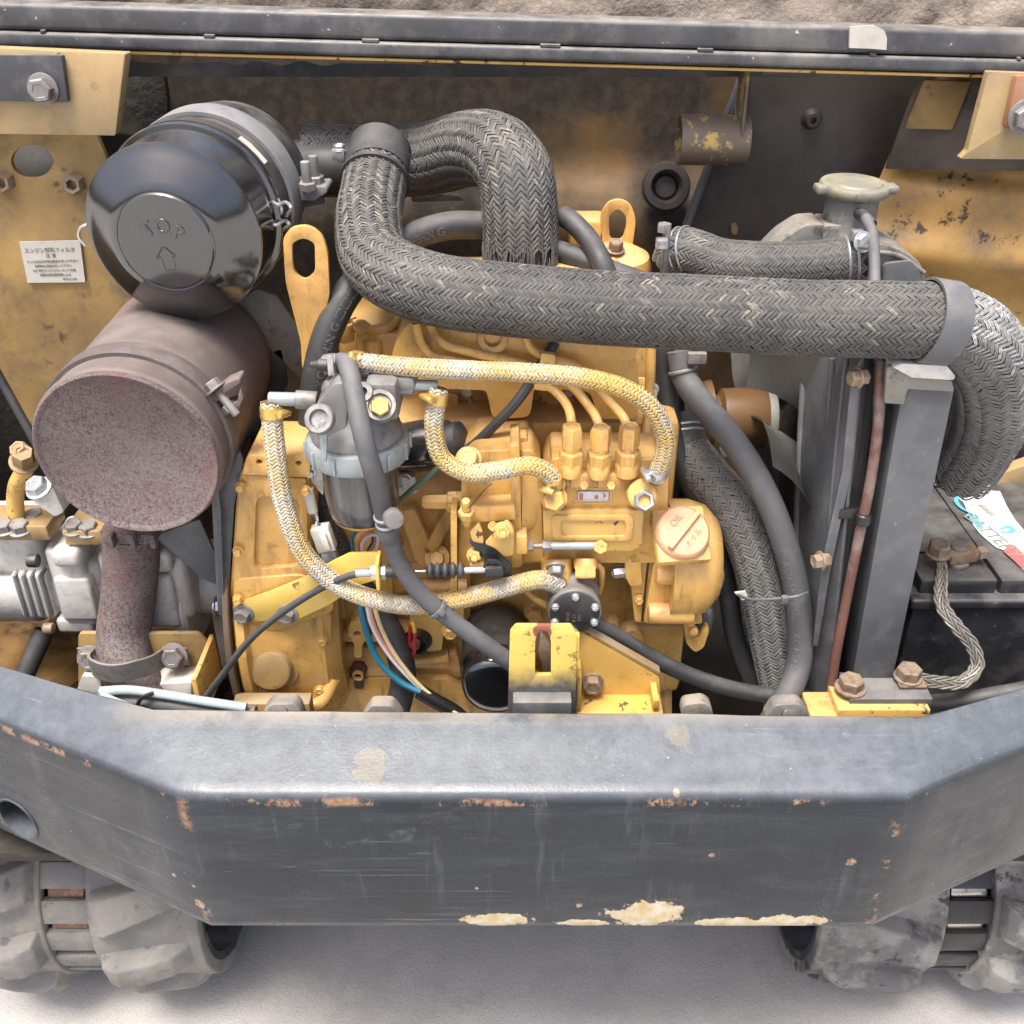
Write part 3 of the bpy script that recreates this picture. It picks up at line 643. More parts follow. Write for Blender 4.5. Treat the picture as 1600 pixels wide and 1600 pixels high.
part('tape_patch', g_plate([P(x, y, 1.2045) for x, y in [(1328,42),(1366,39),(1382,48),(1386,60),(1385,78),(1360,76),(1327,75)]], (0,.004,0), (), 0), paper, tb)
fm = thing('foam_liner', 'crumbling brown foam lining above the hinge bar', 'foam', P(900, 10, 1.29))
def fomf(u, v):
    x = -.75+1.5*u; z = 1.30+.10*v; b = P(800+ x*1000, 10, 1.25)
    n1 = 1.6*mnoise.noise(V((x*10, z*12, 1))); n2 = mnoise.noise(V((x*40, z*40, 5)))
    return V((x, 1.262-.020*max(0, n1+.25)-.005*n2+.01, z-.012+.005*n2))
part('slab', g_grid(fomf, 160, 18), foam, fm)
part('backing_sheet', g_box3(-.85,.85,1.285,1.292,1.27,1.42,.001), blk_p, fm)
for x in (1205, 1330): part('rivet_pad', ppl(rp(rect(x-14,108,x+14,117), 2), 1.26, .01), grey_p, tb)

# pipe stub hanging from the bar
ps = thing('pipe_stub', 'short open steel pipe with flaking yellow paint hung under the hinge bar', 'pipe', P(1110, 255, 1.27))
chip = paint('flaking_yellow_on_brown', (.14,.115,.085), .6, dirt=(((.50,.36,.12), 26, .52, .56, .9),), bump=.3)
a, b = P(1060, 218, 1.27), P(1166, 220, 1.27)
part('tube', g_lathe(a, b-a, [(.0245,0),(.0285,.0),(.0285,(b-a).length),(.0245,(b-a).length),(.0245,0.0)], 40), chip, ps)
part('hanger', ppl([(1169,105),(1173,105),(1161,225),(1156,225)], 1.243, .05, bev=.0005), chip, ps)
# ================================================================== ENGINE
eng = thing('diesel_engine', 'yellow painted three cylinder diesel engine filling the middle of the bay', 'engine', P(770, 1110, 1.05))
def hexat(x, y, Y, rpx, h, axis=FR, mat=yel, parent=eng, name='bolt', wr=1.3):
    r = rpx*mp(x, y, Y); return part(name, g_bolt(P(x, y, Y), axis, r, h, wr), mat, parent, flat=False, sharp=25)
def disc(x, y, Y, rpx, h, axis=FR, b=.0015, n=36):
    return g_cyl(P(x, y, Y), axis, rpx*mp(x, y, Y), h, b, n)
# block
part('block', blk(512, 660, 1040, 1180, .985, .27, .008), yel, eng)
part('block_rail', ppl(rp([(505,1060),(700,1062),(720,1075),(1050,1075),(1050,1170),(505,1170)], 6), .955, .05, bev=.004), yel, eng)
part('block_rib', ppl(rp([(690,990),(735,985),(735,880),(640,880),(640,920),(690,925)], 8), .97, .03, bev=.005), yel, eng)
part('cast_panel', ppl(rp([(515,880),(612,885),(616,1000),(516,1000)], 10), .965, .03, bev=.005), yel, eng)
part('cast_panel', ppl(rp([(516,1012),(622,1012),(624,1080),(516,1080)], 8), .958, .03, bev=.004), yel, eng)
part('cast_shelf', ppl(rp([(512,992),(640,992),(640,1003),(512,1003)], 2), .948, .03, bev=.002), yel, eng)
part('ear_lug', ppl(rp([(543,990),(545,978),(558,970),(575,978),(578,994),(565,1008),(566,1028),(553,1028),(554,1008)], 5), .940, .03, holes=[circ(558,991,6,5,14)], bev=.002), yel, eng)
part('gasket_lug', ppl(rp([(544,1052),(552,1038),(567,1038),(574,1050),(567,1062),(569,1076),(553,1076),(554,1064)], 4), .951, .01, bev=.001), paint('brown_bare_metal', (.075,.03,.02), .6), eng)
part('hollow_dowel', g_ring(P(560,1053,.951), FR, 5.5*mp(560,1053,.951), 9*mp(560,1053,.951), .006, 24), yel, eng)
part('cast_panel', ppl(rp([(640,930),(725,930),(725,972),(695,975),(690,1018),(640,1018)], 6), .950, .04, bev=.004), yelc, eng)
part('cast_panel', ppl(rp([(635,1022),(715,1022),(722,1060),(635,1060)], 8), .965, .03, bev=.004), yel, eng)
part('crankcase_boss', g_lathe(P(590,845,.975), FR, [(0,.02),(.020,.02),(.026,.016),(.03,0),(0,0)], 36), yel, eng)
for pts in ([(622,800),(648,795),(680,870),(668,888),(650,880)], [(700,790),(716,800),(668,888),(655,872)]):
    part('casting_web', ppl(rp(pts, 6), .955, .04, bev=.004), yel, eng)
part('crankcase_wall', ppl(rp([(600,720),(730,700),(730,900),(610,930)], 10), .972, .03, bev=.004), yel, eng)
hexat(684, 874, .955, 12, .014, (0,-.8,.6)); part('drain_boss', disc(684,872,.962,20,.012,(0,-.8,.6)), yel, eng)
hexat(704, 985, .945, 11, .008); hexat(835, 955, .955, 13, .010)
# head and intake manifold
part('cylinder_head', blk(560, 520, 1010, 672, 1.045, .16, .006), yel, eng)
part('head_rail', blk(690, 655, 1006, 700, 1.0, .05, .006), yel, eng)
for cx in (712, 870, 1000):
    part('port_ring', g_lathe(P(cx, 628, 1.045), FR, [(0,.004),(.014,.004),(.016,.010),(.019,.010),(.021,.004),(.028,.002),(.030,0),(0,0)], 32), yel, eng)
    part('port_web', ppl(rp([(cx-36,606),(cx+4,618),(cx+4,632),(cx-8,640)], 4), 1.03, .02, bev=.003), yel, eng)
    hexat(cx+18, 608, 1.03, 9, .009, mat=zinc)
man = rp([(606,556,40),(640,500,20),(985,500,14),(994,560,14),(1000,612,8),(996,655,12),(936,655,12),(922,612,10),(835,606,8),(828,652,12),(770,655,12),(760,610,8),(640,606,24)], 12, 5)
part('intake_manifold', ppl(man, .968, .10, bev=.016, seg=4), yel, eng)
part('manifold_top', blk(640, 440, 985, 520, 1.03, .10, .016, 4), yel, eng)
part('manifold_ring', g_ring(P(770,529,.968), (0,-.9,.4), .008, .0155, .004), yel, eng)
for (pts, r_) in (([(650,505,.958),(658,535,.958),(675,556,.958),(720,566,.958),(790,580,.957),(858,604,.945),(884,630,.93),(893,660,.905),(893,690,.895)], 7.2),
              ([(672,505,.956),(690,535,.956),(740,551,.956),(830,572,.955),(886,597,.945),(918,632,.93),(935,662,.905),(937,690,.895)], 7.2),
              ([(820,520,.956),(828,542,.956),(850,556,.956),(905,575,.954),(928,600,.945),(955,630,.925),(978,660,.90),(980,690,.895)], 7.2)):
    part('injection_pipe', g_tube(Path(pts, .004), r_*mp(850, 600, .96), 14), yel, eng)
part('pipe_clamp', ppl(rp([(846,552),(868,555),(862,612),(838,608)], 3), .940, .008, bev=.001), yel, eng)
hexat(853, 573, .940, 5, .004)
part('pipe_clamp', ppl(rp([(834,600),(862,600),(860,612),(834,609)], 3), .94, .012, bev=.001), yel, eng)
part('oil_feed_pipe', g_tube([(1016,470,1.0),(1017,560,1.0),(1012,650,.99),(1004,740,.94),(1002,770,.915)], 8*mp(1016,600,1.0), 14), yel, eng)
# rocker side details at the left rear
part('rocker_corner', blk(528, 505, 640, 600, 1.07, .10, .008), yel, eng)
for (x, y, rr, hh) in ((540,518,15,.02),(586,552,17,.028)):
    part('head_stud_nut', join(g_cyl(P(x, y+14, 1.05), ZA, rr*mp(x,y,1.05), hh), g_hex(P(x, y+14, 1.05)+ZA*hh, ZA, rr*.62*mp(x,y,1.05), .012)), yel, eng)
part('leak_off_pipe', g_tube([(545,505,1.06),(560,512,1.05),(582,515,1.05),(605,512,1.05),(622,498,1.06)], 8*mp(580,510,1.05), 12), yel, eng)
part('leak_off_banjo', g_lathe(P(562,512,1.046), (.3,-.8,.5), rprof(.008,.007,.001), 20), yel, eng)
part('wire_clip', g_tube([(556,496,1.045),(547,500,1.04),(556,508,1.04),(566,500,1.04),(578,508,1.04)], .0013, 8), yel, eng)
# lifting eyes
part('lifting_eye', ppl(rp([(442,372,8),(454,356,14),(480,352,16),(503,367,14),(512,395,12),(515,462,10),(494,535,6),(488,575,4),(472,575,4),(470,535,8),(446,440,12)], 10), 1.0, .007,
     holes=[rp([(456,395,20),(456,380,16),(474,371,14),(492,380,16),(492,395,16),(493,425,16),(476,440,16),(458,426,16)], 14)], bev=.0012), yel, eng)
part('lifting_eye', ppl(rp([(938,372,8),(938,335,12),(950,316,14),(968,311,14),(986,319,14),(994,342,12),(990,372,8),(984,420,4),(944,420,4)], 10), 1.17, .007,
     holes=[rp([(951,352,10),(952,335,10),(966,325,10),(978,336,10),(979,352,10),(974,372,10),(964,378,10),(953,372,8)], 8)], bev=.0012), yel, eng)
part('thermostat_cover', g_lathe(P(962, 440, 1.15), (0,-.1,1), [(.040,-.03),(.040,.02),(.036,.032),(.022,.040),(0,.041)], 40), yel, eng)
part('thermostat_pad', blk(890, 346, 946, 392, 1.17, .05, .004), yel, eng)
hexat(962, 391, 1.13, 11, .010, (0,-.3,1), mat=rbolt)
# flywheel housing: drum with its axis along the crankshaft, boxy front
hc = V((0, 1.075, .71))
fw = part('flywheel_housing', g_lathe(hc+V((-.306,0,0)), XA, [(0,0),(.183,0),(.187,.003),(.187,.012),(.178,.016),(.172,.05),(.168,.095),(.15,.11),(0,.11)], 90), yel, eng)
ad = part('adapter_plate', g_lathe(hc+V((-.315,0,0)), XA, [(0,0),(.192,0),(.193,.001),(.193,.006),(.192,.007),(0,.007)], 90), paint('brown_edge', (.13,.085,.055), .6, var=.25, bump=.3), eng)
part('housing_pad', ppl(rp([(386,712),(484,714),(484,746),(378,742)], 4), .905, .08, holes=[circ(405,722,5,4,12), circ(466,724,5,4,12)], bev=.002), yel, fw)
part('housing_face', ppl(rp([(372,735),(484,740),(488,900),(518,960),(518,1060),(500,1120),(368,1110),(358,940),(362,880)], 10), .915, .08, bev=.008, seg=3), yel, fw)
part('housing_frame', g_plate([P(x, y, .908) for x, y in rp([(376,742),(478,748),(482,905),(364,912)], 6)], (0,.02,0), [[P(x, y, .908) for x, y in rp([(400,775),(468,778),(470,885),(396,890)], 16)]], .004), yel, fw)
part('housing_step', ppl(rp([(366,905),(470,898),(520,925),(522,955),(440,985),(362,990)], 10), .905, .03, bev=.004, seg=3), yel, fw)
part('inspection_plug', g_lathe(P(424,1043,.904), (0,-.97,.25), [(0,.012),(.017,.0125),(.0225,.010),(.0245,.006),(.025,0),(.031,-.002),(.034,-.008),(0,-.008)], 48), yeld, fw)
part('base_flange', g_tube([P(372,1105,.90), P(440,1108,.90), P(500,1098,.905), P(522,1060,.92)], .008, 12), yel, fw)
for (x, y, Y_) in ((376,760,.904),(372,860,.904),(372,935,.901),(376,1010,.910),(505,1000,.912),(500,1075,.912),(478,765,.904)): hexat(x, y, Y_, 6.5, .006, mat=yel, parent=fw)
for a_, b_ in (((395,992),(392,1095)),((462,990),(468,1098)),((488,965),(494,1090))): part('housing_rib', g_tube([P(a_[0], a_[1], .914), P((a_[0]+b_[0])/2, (a_[1]+b_[1])/2, .913), P(b_[0], b_[1], .915)], .0035, 8), yel, fw)
part('engine_foot', blk(366, 1100, 486, 1140, .868, .02, .002), yeld, fw)
for (x, y) in ((530,905),(600,905),(526,975),(612,1040),(530,1066),(640,1045)): hexat(x, y, .957, 6.5, .006)
for k in range(4): part('casting_rib', ppl(rp([(532+k*22,930),(538+k*22,930),(539+k*22,968),(533+k*22,968)], 2), .958, .02, bev=.002), yel, eng)
part('web_rib', ppl(rp([(640,1030),(700,1026),(702,1034),(640,1040)], 2), .955, .02, bev=.002), yel, eng)
part('oil_gallery', g_tube([P(642,915,.965), P(700,915,.962), P(730,915,.962)], .008, 14), yel, eng)
part('gallery_plug', g_hex(P(706,930,.95), FR, .008, .006), yel, eng)
# timing case, oil filler
tc = part('timing_case', ppl(rp([(1000,775),(1044,765),(1048,975),(992,972),(985,905),(985,830)], 5), .915, .06, bev=.004), yel, eng)
part('case_gasket', g_tube([P(1019,778,.913), P(1016,850,.912), P(1010,905,.911), P(1003,970,.912)], .0012, 6), tape, tc)
part('case_cover', g_lathe(P(1075, 905, .93), FR, [(0,.012),(.020,.012),(.034,.008),(.040,0),(.041,-.05),(0,-.05)], 60), yel, tc)
part('case_shoulder', g_lathe(P(1040, 872, .945), XA, [(0,0),(.066,0),(.066,.024),(.060,.042),(.045,.055),(.02,.060),(0,.061)], 56), yel, tc)
part('case_body', ppl(rp([(1022,878),(1090,880),(1098,975),(1006,974)], 6), .905, .07, bev=.005, seg=3), yel, tc)
part('cover_bolt_boss', g_cyl(P(1024,896,.905), (1,0,0), 18*mp(1040,896,.905), .042, .003), yel, tc)
part('bolt', g_hex(P(1024,896,.905)+V((.042,0,0)), (1,0,0), 10*mp(1080,896,.905), .010), yel, tc)
part('lower_boss', g_cyl(P(1012,958,.90), (1,0,0), .012, .05, .003), yel, tc)
for (x, y) in ((1012,800),(1006,860),(998,935),(1030,962)): hexat(x, y, .914, 6.5, .006, parent=eng)
part('lower_case', blk(975, 978, 1068, 1085, .945, .10, .010), yel, tc)
ofn = V((.10,-.62,.78)).normalized(); of0 = P(1066, 832, .885)
part('filler_pad', g_box(of0-ofn*.010, .060, .056, .014, ofn, (.02,0,1), .003), yel, tc)
oc = part('oil_cap', g_lathe(of0-ofn*.003, ofn, [(0,.009),(.020,.009),(.0255,.0085),(.028,.006),(.0285,.002),(.0285,-.002),(0,-.002)], 60), salmon, eng, label='round salmon pink oil filler cap reading OIL')
a_, e1_, e2_ = frame(ofn, ZA); ex_ = e1_.cross(ofn).normalized(); ey_ = e1_
if ex_.x < 0: ex_ = -ex_
bd = (ex_*.72+ey_*.70).normalized(); bn = (ex_*.70-ey_*.72).normalized()
part('grip_bar', g_box(of0+ofn*.0085, .052, .0055, .006, ofn, bd, .0015), salmon, oc)
part('cap_lettering', g_text('OIL', .0105, planemap(of0+ofn*.0062+bd*.004-bn*.012, bd, -bn), .0004), paint('cap_letter', (.42,.17,.10), .6, bump=0), oc)
part('cap_lettering', g_text('オイル', .0085, planemap(of0+ofn*.0062+bd*.000+bn*.0125, bd, -bn), .0004), bpy.data.materials['cap_letter'], oc)
# towing hook and generator edge
part('hook', ppl(rp([(1066,955),(1082,955),(1082,985),(1090,1000),(1096,988),(1106,978),(1108,985),(1100,1012),(1086,1020),(1072,1005)], 6), .905, .008, bev=.001), yel, eng)
hexat(1078, 966, .905, 8, .008); part('hook_nut', disc(1083,982,.905,7,.008), yel, eng)
part('bracket_arm', g_tube([(1085,945,.95),(1104,950,.94),(1104,975,.94),(1092,1000,.95)], .007, 10), alud, eng)
# side fittings
part('union_nut', g_lathe(P(660, 784, .93), (1,0,0), [(0,0),(.006,0),(.008,.004),(.0085,.020),(.0085,.026),(.012,.027),(.0125,.036),(0,.036)], 6), yel, eng)
part('union_body', g_cyl(P(700,784,.93), (1,0,0), .011, .015), yel, eng)
for (x, y, rr) in ((953,970,14),(985,987,20)):
    part('boss', g_lathe(P(x, y, .955), FR, [(0,.010),(.004,.010),(.005,.016),(rr*mp(x,y,.95)*.9,.016),(rr*mp(x,y,.95),.013),(rr*mp(x,y,.95)*1.15,0),(0,0)], 30), yel, eng)
# ------------------------------------------------------------------ injection pump
ip = thing('injection_pump', 'yellow fuel injection pump with three delivery unions and a red printed plate', 'pump', P(935, 880, .93))
part('body', ppl(rp([(848,745,10),(862,722,8),(1035,726,10),(1045,745,8),(1040,880,4),(848,880,4)], 8), .905, .07, bev=.004, seg=3), yel, ip)
part('top_deck', ppl(rp([(862,716),(1030,718),(1040,742),(1030,760),(858,760)], 8), .897, .06, bev=.004, seg=3), yel, ip)
part('front_panel', ppl(rp([(886,752),(985,752),(990,795),(884,795)], 4), .898, .02, bev=.003), yel, ip)
part('side_cover', ppl(rp([(848,798),(1006,797),(1003,852,3),(985,862,3),(850,858,3)], 3), .892, .02, bev=.002), yelc, ip)
part('cover_pressing', g_plate([P(x, y, .8895) for x, y in rp([(862,806),(990,806),(988,846),(864,846)], 8)], (0,.006,0), [[P(x, y, .8895) for x, y in rp([(876,814),(978,814),(976,838),(878,838)], 6)]], .0018), yel, ip)
part('name_plate', ppl(rect(903,768,951,784), .8955, .003, bev=.0003), zinc, ip)
part('plate_print', join(ppl(rp(rect(905,771,911,782),2), .8952, .0008, bev=0), ppl(rp(rect(929,774,935,780),2), .8952, .0008, bev=0), ppl(rp([(942,769),(948,775),(943,779)],1), .8952, .0008, bev=0)), redp, ip)
part('plate_surround', g_plate([P(x, y, .897) for x, y in rect(897,762,957,788)], (0,.006,0), [[P(x, y, .897) for x, y in rect(902,767,952,785)]], .0008), yel, ip)
for i, (x, y) in enumerate(((891,733),(935,735),(979,733))):
    q = P(x, y, .893)-ZA*.004; s_ = mp(x, y, .893); ax = V((0,-.12,1)).normalized()
    part('delivery_valve', g_lathe(q, ax, [(0,0),(19*s_,0),(19*s_,.012),(17*s_,.014),(0,.014)], 30), yel, ip)
    part('lock_nut', g_hex(q+ax*.012, ax, 19.5*s_, .016), yel, ip, sharp=20)
    part('union_neck', g_cyl(q+ax*.027, ax, 14*s_, .008, .001), yel, ip)
    part('union_nut', g_hex(q+ax*.033, ax, 16.5*s_, .022), yel, ip, sharp=20)
for x in (910, 952):
    part('keeper', blk(x-18, 742, x+19, 763, .887, .02, .0015), yel, ip); part('keeper_screw', g_hex(P(x+2,758,.887), (0,-.9,.4), 7*mp(x,758,.887), .008), yel, ip)
part('banjo_bolt', g_bolt(P(866,778,.885), (-.1,-.92,.35), 18*mp(866,778,.885), .012, 1.15), yel, ip, sharp=25)
part('banjo_body', g_lathe(P(862,752,.90), (0,-.9,.4), rprof(.014,.016,.003), 30), yel, ip)
part('banjo_eye', g_lathe(P(1000,772,.892), (.1,-.85,.5), [(0,0),(.0150,0),(.0155,.008),(.0155,.014),(.012,.017),(0,.017)], 36), yel, ip)
q = P(1004,782,.878); ax = V((.1,-.85,.5)).normalized()
part('hollow_bolt', g_lathe(q, ax, [(0,.002),(.0065,.003),(.0072,.0095),(.0098,.010),(.0115,.007),(.0115,0),(0,0)], 6), zinc, ip)
part('pump_neck', g_tube([(1016,760,.895),(1026,738,.885),(1030,726,.88)], .008, 14), yel, ip)
hexat(976, 893, .915, 9, .012, (-1,-.2,0), zinc, ip); part('mount_flange', ppl(rp([(978,865),(1000,862),(1004,915),(985,918),(976,900)], 6), .905, .03, bev=.004), yel, ip)
# governor
gv = part('governor_housing', ppl(rp([(722,728,8),(744,706,10),(826,702,8),(836,725,6),(838,880),(716,886)], 6), .905, .08, bev=.004, seg=3), yel, ip)
part('governor_flange', ppl(rp([(797,698),(812,696),(816,885),(800,888)], 3), .893, .05, bev=.002), yel, ip)
part('governor_neck', g_lathe(P(815, 775, .94), XA, [(0,0),(.045,0),(.042,.012),(.034,.022),(.030,.030),(0,.030)], 50), yel, ip)
part('governor_neck', ppl(rp([(812,705),(832,702),(846,730),(850,880),(812,880)], 8), .902, .05, bev=.005, seg=3), yel, ip)
part('top_tab', ppl(rp([(808,684),(824,684),(826,715),(808,715)], 3), .92, .02, bev=.002), yel, ip)
part('lever_cover', ppl(rp([(718,795),(804,790),(806,812),(722,818)], 3), .882, .03, bev=.003), yel, ip)
part('side_strip', ppl(rp([(704,800),(714,800),(714,950),(705,955)], 2), .89, .03, bev=.002), yel, ip)
part('side_strip', ppl(rp([(806,840),(824,838),(824,866),(806,866)], 4), .878, .03, bev=.003), yel, ip)
part('control_lever', ppl(rp([(757,850,4),(778,826,6),(792,812,8),(804,826,8),(802,868,4),(788,870,3),(776,858,3)], 5), .870, .004, bev=.0008), yelc, ip)
part('stop_lever', ppl(rp([(734,830),(748,818),(754,830),(756,850),(738,846)], 4), .874, .005, bev=.001), yelc, ip)
part('link_plate', ppl(rp([(732,846),(756,848),(775,862),(800,884),(800,905),(780,900),(752,870)], 3), .876, .004, bev=.0006), satin, ip)
for (x, y, rr, m) in ((786,830,12,yelc),(742,867,10,yelc),(770,822,6,yel)):
    hexat(x, y, .868 if rr > 10 else .88, rr, .010, (0,-.9,.35), m, ip); part('stud_end', disc(x, y+4, .856 if rr > 10 else .87, rr*.5, .006, (0,-.9,.35)), m, ip)
part('fork', ppl(rp([(733,882),(752,878),(760,888),(752,896),(738,892)], 3), .874, .008, bev=.001), yel, ip)
q = P(729,806,.875); part('stop_screw', join(g_hex(q, (0,-.3,1), .0085, .008), g_cyl(q+V((0,-.002,.008)), (0,-.3,1), .0042, .014, .0008), g_cyl(q-V((0,-.003,.012)), (0,-.3,1), .004, .012, .0008)), yel, ip)
part('seal_wire', g_tube([(733,794,.868),(745,780,.866),(760,762,.866),(768,756,.87)], .0006, 6), tape, ip)
hexat(732, 718, .895, 16, .012, (0,-.75,.65), yel, ip)
part('adjuster_screw', join(g_cyl(P(826,853,.885), XA, .0028, .03), g_hex(P(824,853,.885), XA, .0055, .006), g_hex(P(848,853,.885), XA, .0065, .009)), bolt_m, ip)
part('adjuster_rod', g_cyl(P(858,853,.884), (1,0,-.0), .0042, .055), zincp, ip)
part('adjuster_rod_head', g_hex(P(944,854,.884)+V((-.004,0,0)), (0,-.9,.4), .0075, .006), yelc, ip)
# ------------------------------------------------------------------ fuel feed pump
fp = thing('feed_pump', 'small round grey and black fuel feed pump with a printed screwed cover', 'pump', P(895, 985, .89))
q = P(898, 957, .862); s_ = mp(898, 957, .862)
part('body', g_lathe(q, YA, [(0,0),(41*s_,0),(42*s_,.003),(42*s_,.008),(40*s_,.010),(40*s_,.024),(42*s_,.026),(42*s_,.034),(38*s_,.038),(30*s_,.05),(24*s_,.08),(0,.08)], 48), alud, fp)
part('cover', g_lathe(q-YA*.003, YA, [(0,0),(36*s_,0),(39*s_,.0015),(39*s_,.003),(0,.003)], 48), satin, fp)
for a in (25, 155, 90, 205, 335, 270):
    sx_, sz_ = math.cos(math.radians(a))*34*s_, math.sin(math.radians(a))*34*s_
    c0 = q+V((sx_, -.003, sz_)); part('screw', join(g_lathe(c0, FR, [(0,.004),(.003,.004),(.0042,.002),(.0044,0),(0,0)], 18), g_box(c0+FR*.0042, .006, .001, .0006, FR, (sx_+.3,0,sz_), 0)), zinc, fp)
for k, (tx, dx) in enumerate((('E 0123', -.006), ('8 Z1', 0.0), ('12V', .006))):
    part('cover_print', g_text(tx, .0055, planemap(q+V((dx-.001, -.0033, -.005)), ZA, -XA), .0001), inkl, fp)
part('neck', g_lathe(P(870,872,.905), (0,-.5,-.87), rprof(.017,.03,.003), 36), yel, fp)
part('inlet_cap', g_cyl(P(915,872,.895), (0,-.55,-.83), .0125, .012, .002), yel, fp); part('inlet_plug', g_hex(P(915,884,.887), (0,-.55,-.83), .012, .013), yel, fp, sharp=20)
part('stud_nut', g_bolt(P(868,885,.883), (0,-.8,-.5), .008, .008), alud, fp)
part('return_pipe', g_tube([(925,878,.905),(938,885,.90),(940,905,.905),(936,925,.92)], .0035, 10), yel, fp)
part('outlet_pipe', g_tube([(815,915,.93),(835,935,.92),(858,948,.90)], .004, 10), yel, fp)
# ------------------------------------------------------------------ oil filter
of = thing('oil_filter', 'black spin-on oil filter canister with scratched white marking below the feed pump', 'filter', P(775, 1100, .92))
q = P(776, 1078, .868); r_ = .0405
part('canister', g_lathe(q, YA, [(0,.001),(r_*.55,.0),(r_*.80,.001),(r_*.93,.005),(r_,.014),(r_,.098),(r_*1.02,.100),(r_*1.02,.106),(0,.108)], 60), gloss, of)
part('dust_sleeve', g_lathe(q+YA*.030, YA, [(r_+.0004,0),(r_+.0009,.001),(r_+.0009,.067),(r_+.0004,.068)], 60), satin, of)
ft = lambda x, y, z: V((q.x+(r_+.0012+z)*math.sin(x/r_), q.y+.085-y*.8, q.z+(r_+.0012+z)*math.cos(x/r_)))
part('marking', g_text('21 7', .014, lambda x, y, z: V((q.x+(r_+.0012+z)*math.sin((x+.012)/r_), q.y+.080+y, q.z+(r_+.0012+z)*math.cos((x+.012)/r_))), .0001), inkl, of)
# ------------------------------------------------------------------ starter solenoid
st = thing('stop_solenoid', 'black cylindrical solenoid with rubber boot behind the fuel filter bowl', 'solenoid', P(670, 740, .97))
a, b = P(600, 705, .985), P(695, 692, .965)
part('canister', g_cyl(a, b-a, 41*mp(660,700,.97), (b-a).length, .004), gloss, st)
part('boot', g_lathe(b, b-a, [(.024,0),(.0235,.006),(.019,.009),(.019,.013),(.021,.014),(.0205,.019),(.014,.023),(0,.024)], 36), rub, st)
part('boot_tail', g_tube([(712,712,.955),(700,735,.95),(712,722,.945),(735,700,.94)], .006, 12), rub, st)
part('bracket', ppl(rp([(620,748),(648,745),(652,770),(622,775)], 3), .955, .004), alu, st)
for (x, y) in ((634,748),(624,762)): part('bolt', g_bolt(P(x, y, .955), FR, .005, .005), zinc, st)
# ------------------------------------------------------------------ dipstick
dp = thing('dipstick', 'oil dipstick with a red and yellow ring handle in the black smeared port', 'dipstick', P(650, 1010, .94))
part('port', g_lathe(P(653,1000,.949), FR, [(0,.006),(.008,.007),(.010,.011),(.013,.011),(.0145,.006),(.017,0),(0,0)], 30), tape, dp)
hp_ = [P(644+7*math.sin(t)*.6, 1000-26*math.cos(t), .928-.006*math.sin(t)) for t in np.linspace(.0, 6.2, 18)]
part('ring_handle', g_tube(Path(hp_, .002), .0022, 10), redw, dp); part('handle_tip', g_tube(Path(hp_[:4], .001), .0026, 10), yelp, dp)
part('stem', g_cyl(P(650,998,.945), FR, .0055, .016), rbolt, dp)
# ------------------------------------------------------------------ mount bracket + latch bracket
mb = thing('engine_mount', 'dirty yellow gusseted engine mount bracket with a rusty bolt', 'bracket', P(970, 1112, .87))
mby = paint('mount_yellow_grimy', (.50,.30,.075), .5, var=.15, dirt=((BROWN, 16, .52, .68, .6), ((.025,.02,.018), 45, .62, .65, .9)), bump=.25)
part('face_plate', ppl(rp([(898,983),(912,985),(1030,1058),(1034,1125),(900,1125)], 3), .865, .008, bev=.0015), mby, mb)
tp = [P(898,983,.865), P(912,985,.865), P(1030,1058,.865)]
part('top_flange', g_plate([tp[0], tp[2], tp[2]+V((0,.010,.002)), tp[0]+V((0,.010,.002))], (.001,0,.006), (), .001), yeld, mb)
part('gusset', g_box3(P(1022,1085,.85).x-.003, P(1022,1085,.85).x+.004, .835, .866, .70, P(1022,1066,.865).z, .001), mby, mb)
part('gusset', g_box3(P(902,1085,.85).x-.003, P(902,1085,.85).x+.003, .835, .866, .70, P(902,1030,.865).z, .001), mby, mb)
part('bolt', g_bolt(P(925,1065,.865), FR, 15*mp(925,1065,.865), .010, 1.2), rbolt, mb, sharp=25)
part('foot', g_box3(P(900,1100,.85).x, P(1034,1100,.85).x, .835, .87, .695, P(960,1108,.85).z, .002), mby, mb)
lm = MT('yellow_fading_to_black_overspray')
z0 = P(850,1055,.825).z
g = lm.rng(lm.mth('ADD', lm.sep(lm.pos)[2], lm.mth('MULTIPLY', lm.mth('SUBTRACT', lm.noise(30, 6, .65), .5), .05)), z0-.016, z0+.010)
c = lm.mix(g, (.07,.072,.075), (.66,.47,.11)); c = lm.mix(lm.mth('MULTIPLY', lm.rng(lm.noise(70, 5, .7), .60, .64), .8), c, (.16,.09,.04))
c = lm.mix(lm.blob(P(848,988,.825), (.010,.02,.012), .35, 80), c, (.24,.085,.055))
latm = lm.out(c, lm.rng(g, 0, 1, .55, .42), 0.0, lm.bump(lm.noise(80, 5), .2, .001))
lt = thing('latch_bracket', 'slotted upright latch plate, yellow at the top fading to black', 'bracket', P(850, 1125, .83))
part('plate', ppl(rp([(797,988,3),(806,978,3),(892,978,3),(901,990,3),(899,1130,1),(793,1130,1)], 3), .825, .005, holes=[rp([(836,1000,6),(842,986,5),(855,986,5),(861,1000,6),(861,1055,2),(836,1055,2)], 3)], bev=.0012), latm, lt)
part('side_flange', g_box3(P(899,1050,.828).x-.002, P(899,1050,.828).x+.003, .829, .836, .71, P(899,994,.828).z, .0008), latm, lt)
part('striker', ppl(rp([(845,990),(860,1010),(862,1050),(850,1052),(842,1020)], 3), .85, .006), rbolt, lt)
part('rubber_pad', blk(801, 1098, 893, 1140, .808, .018, .002), grey_p, lt)
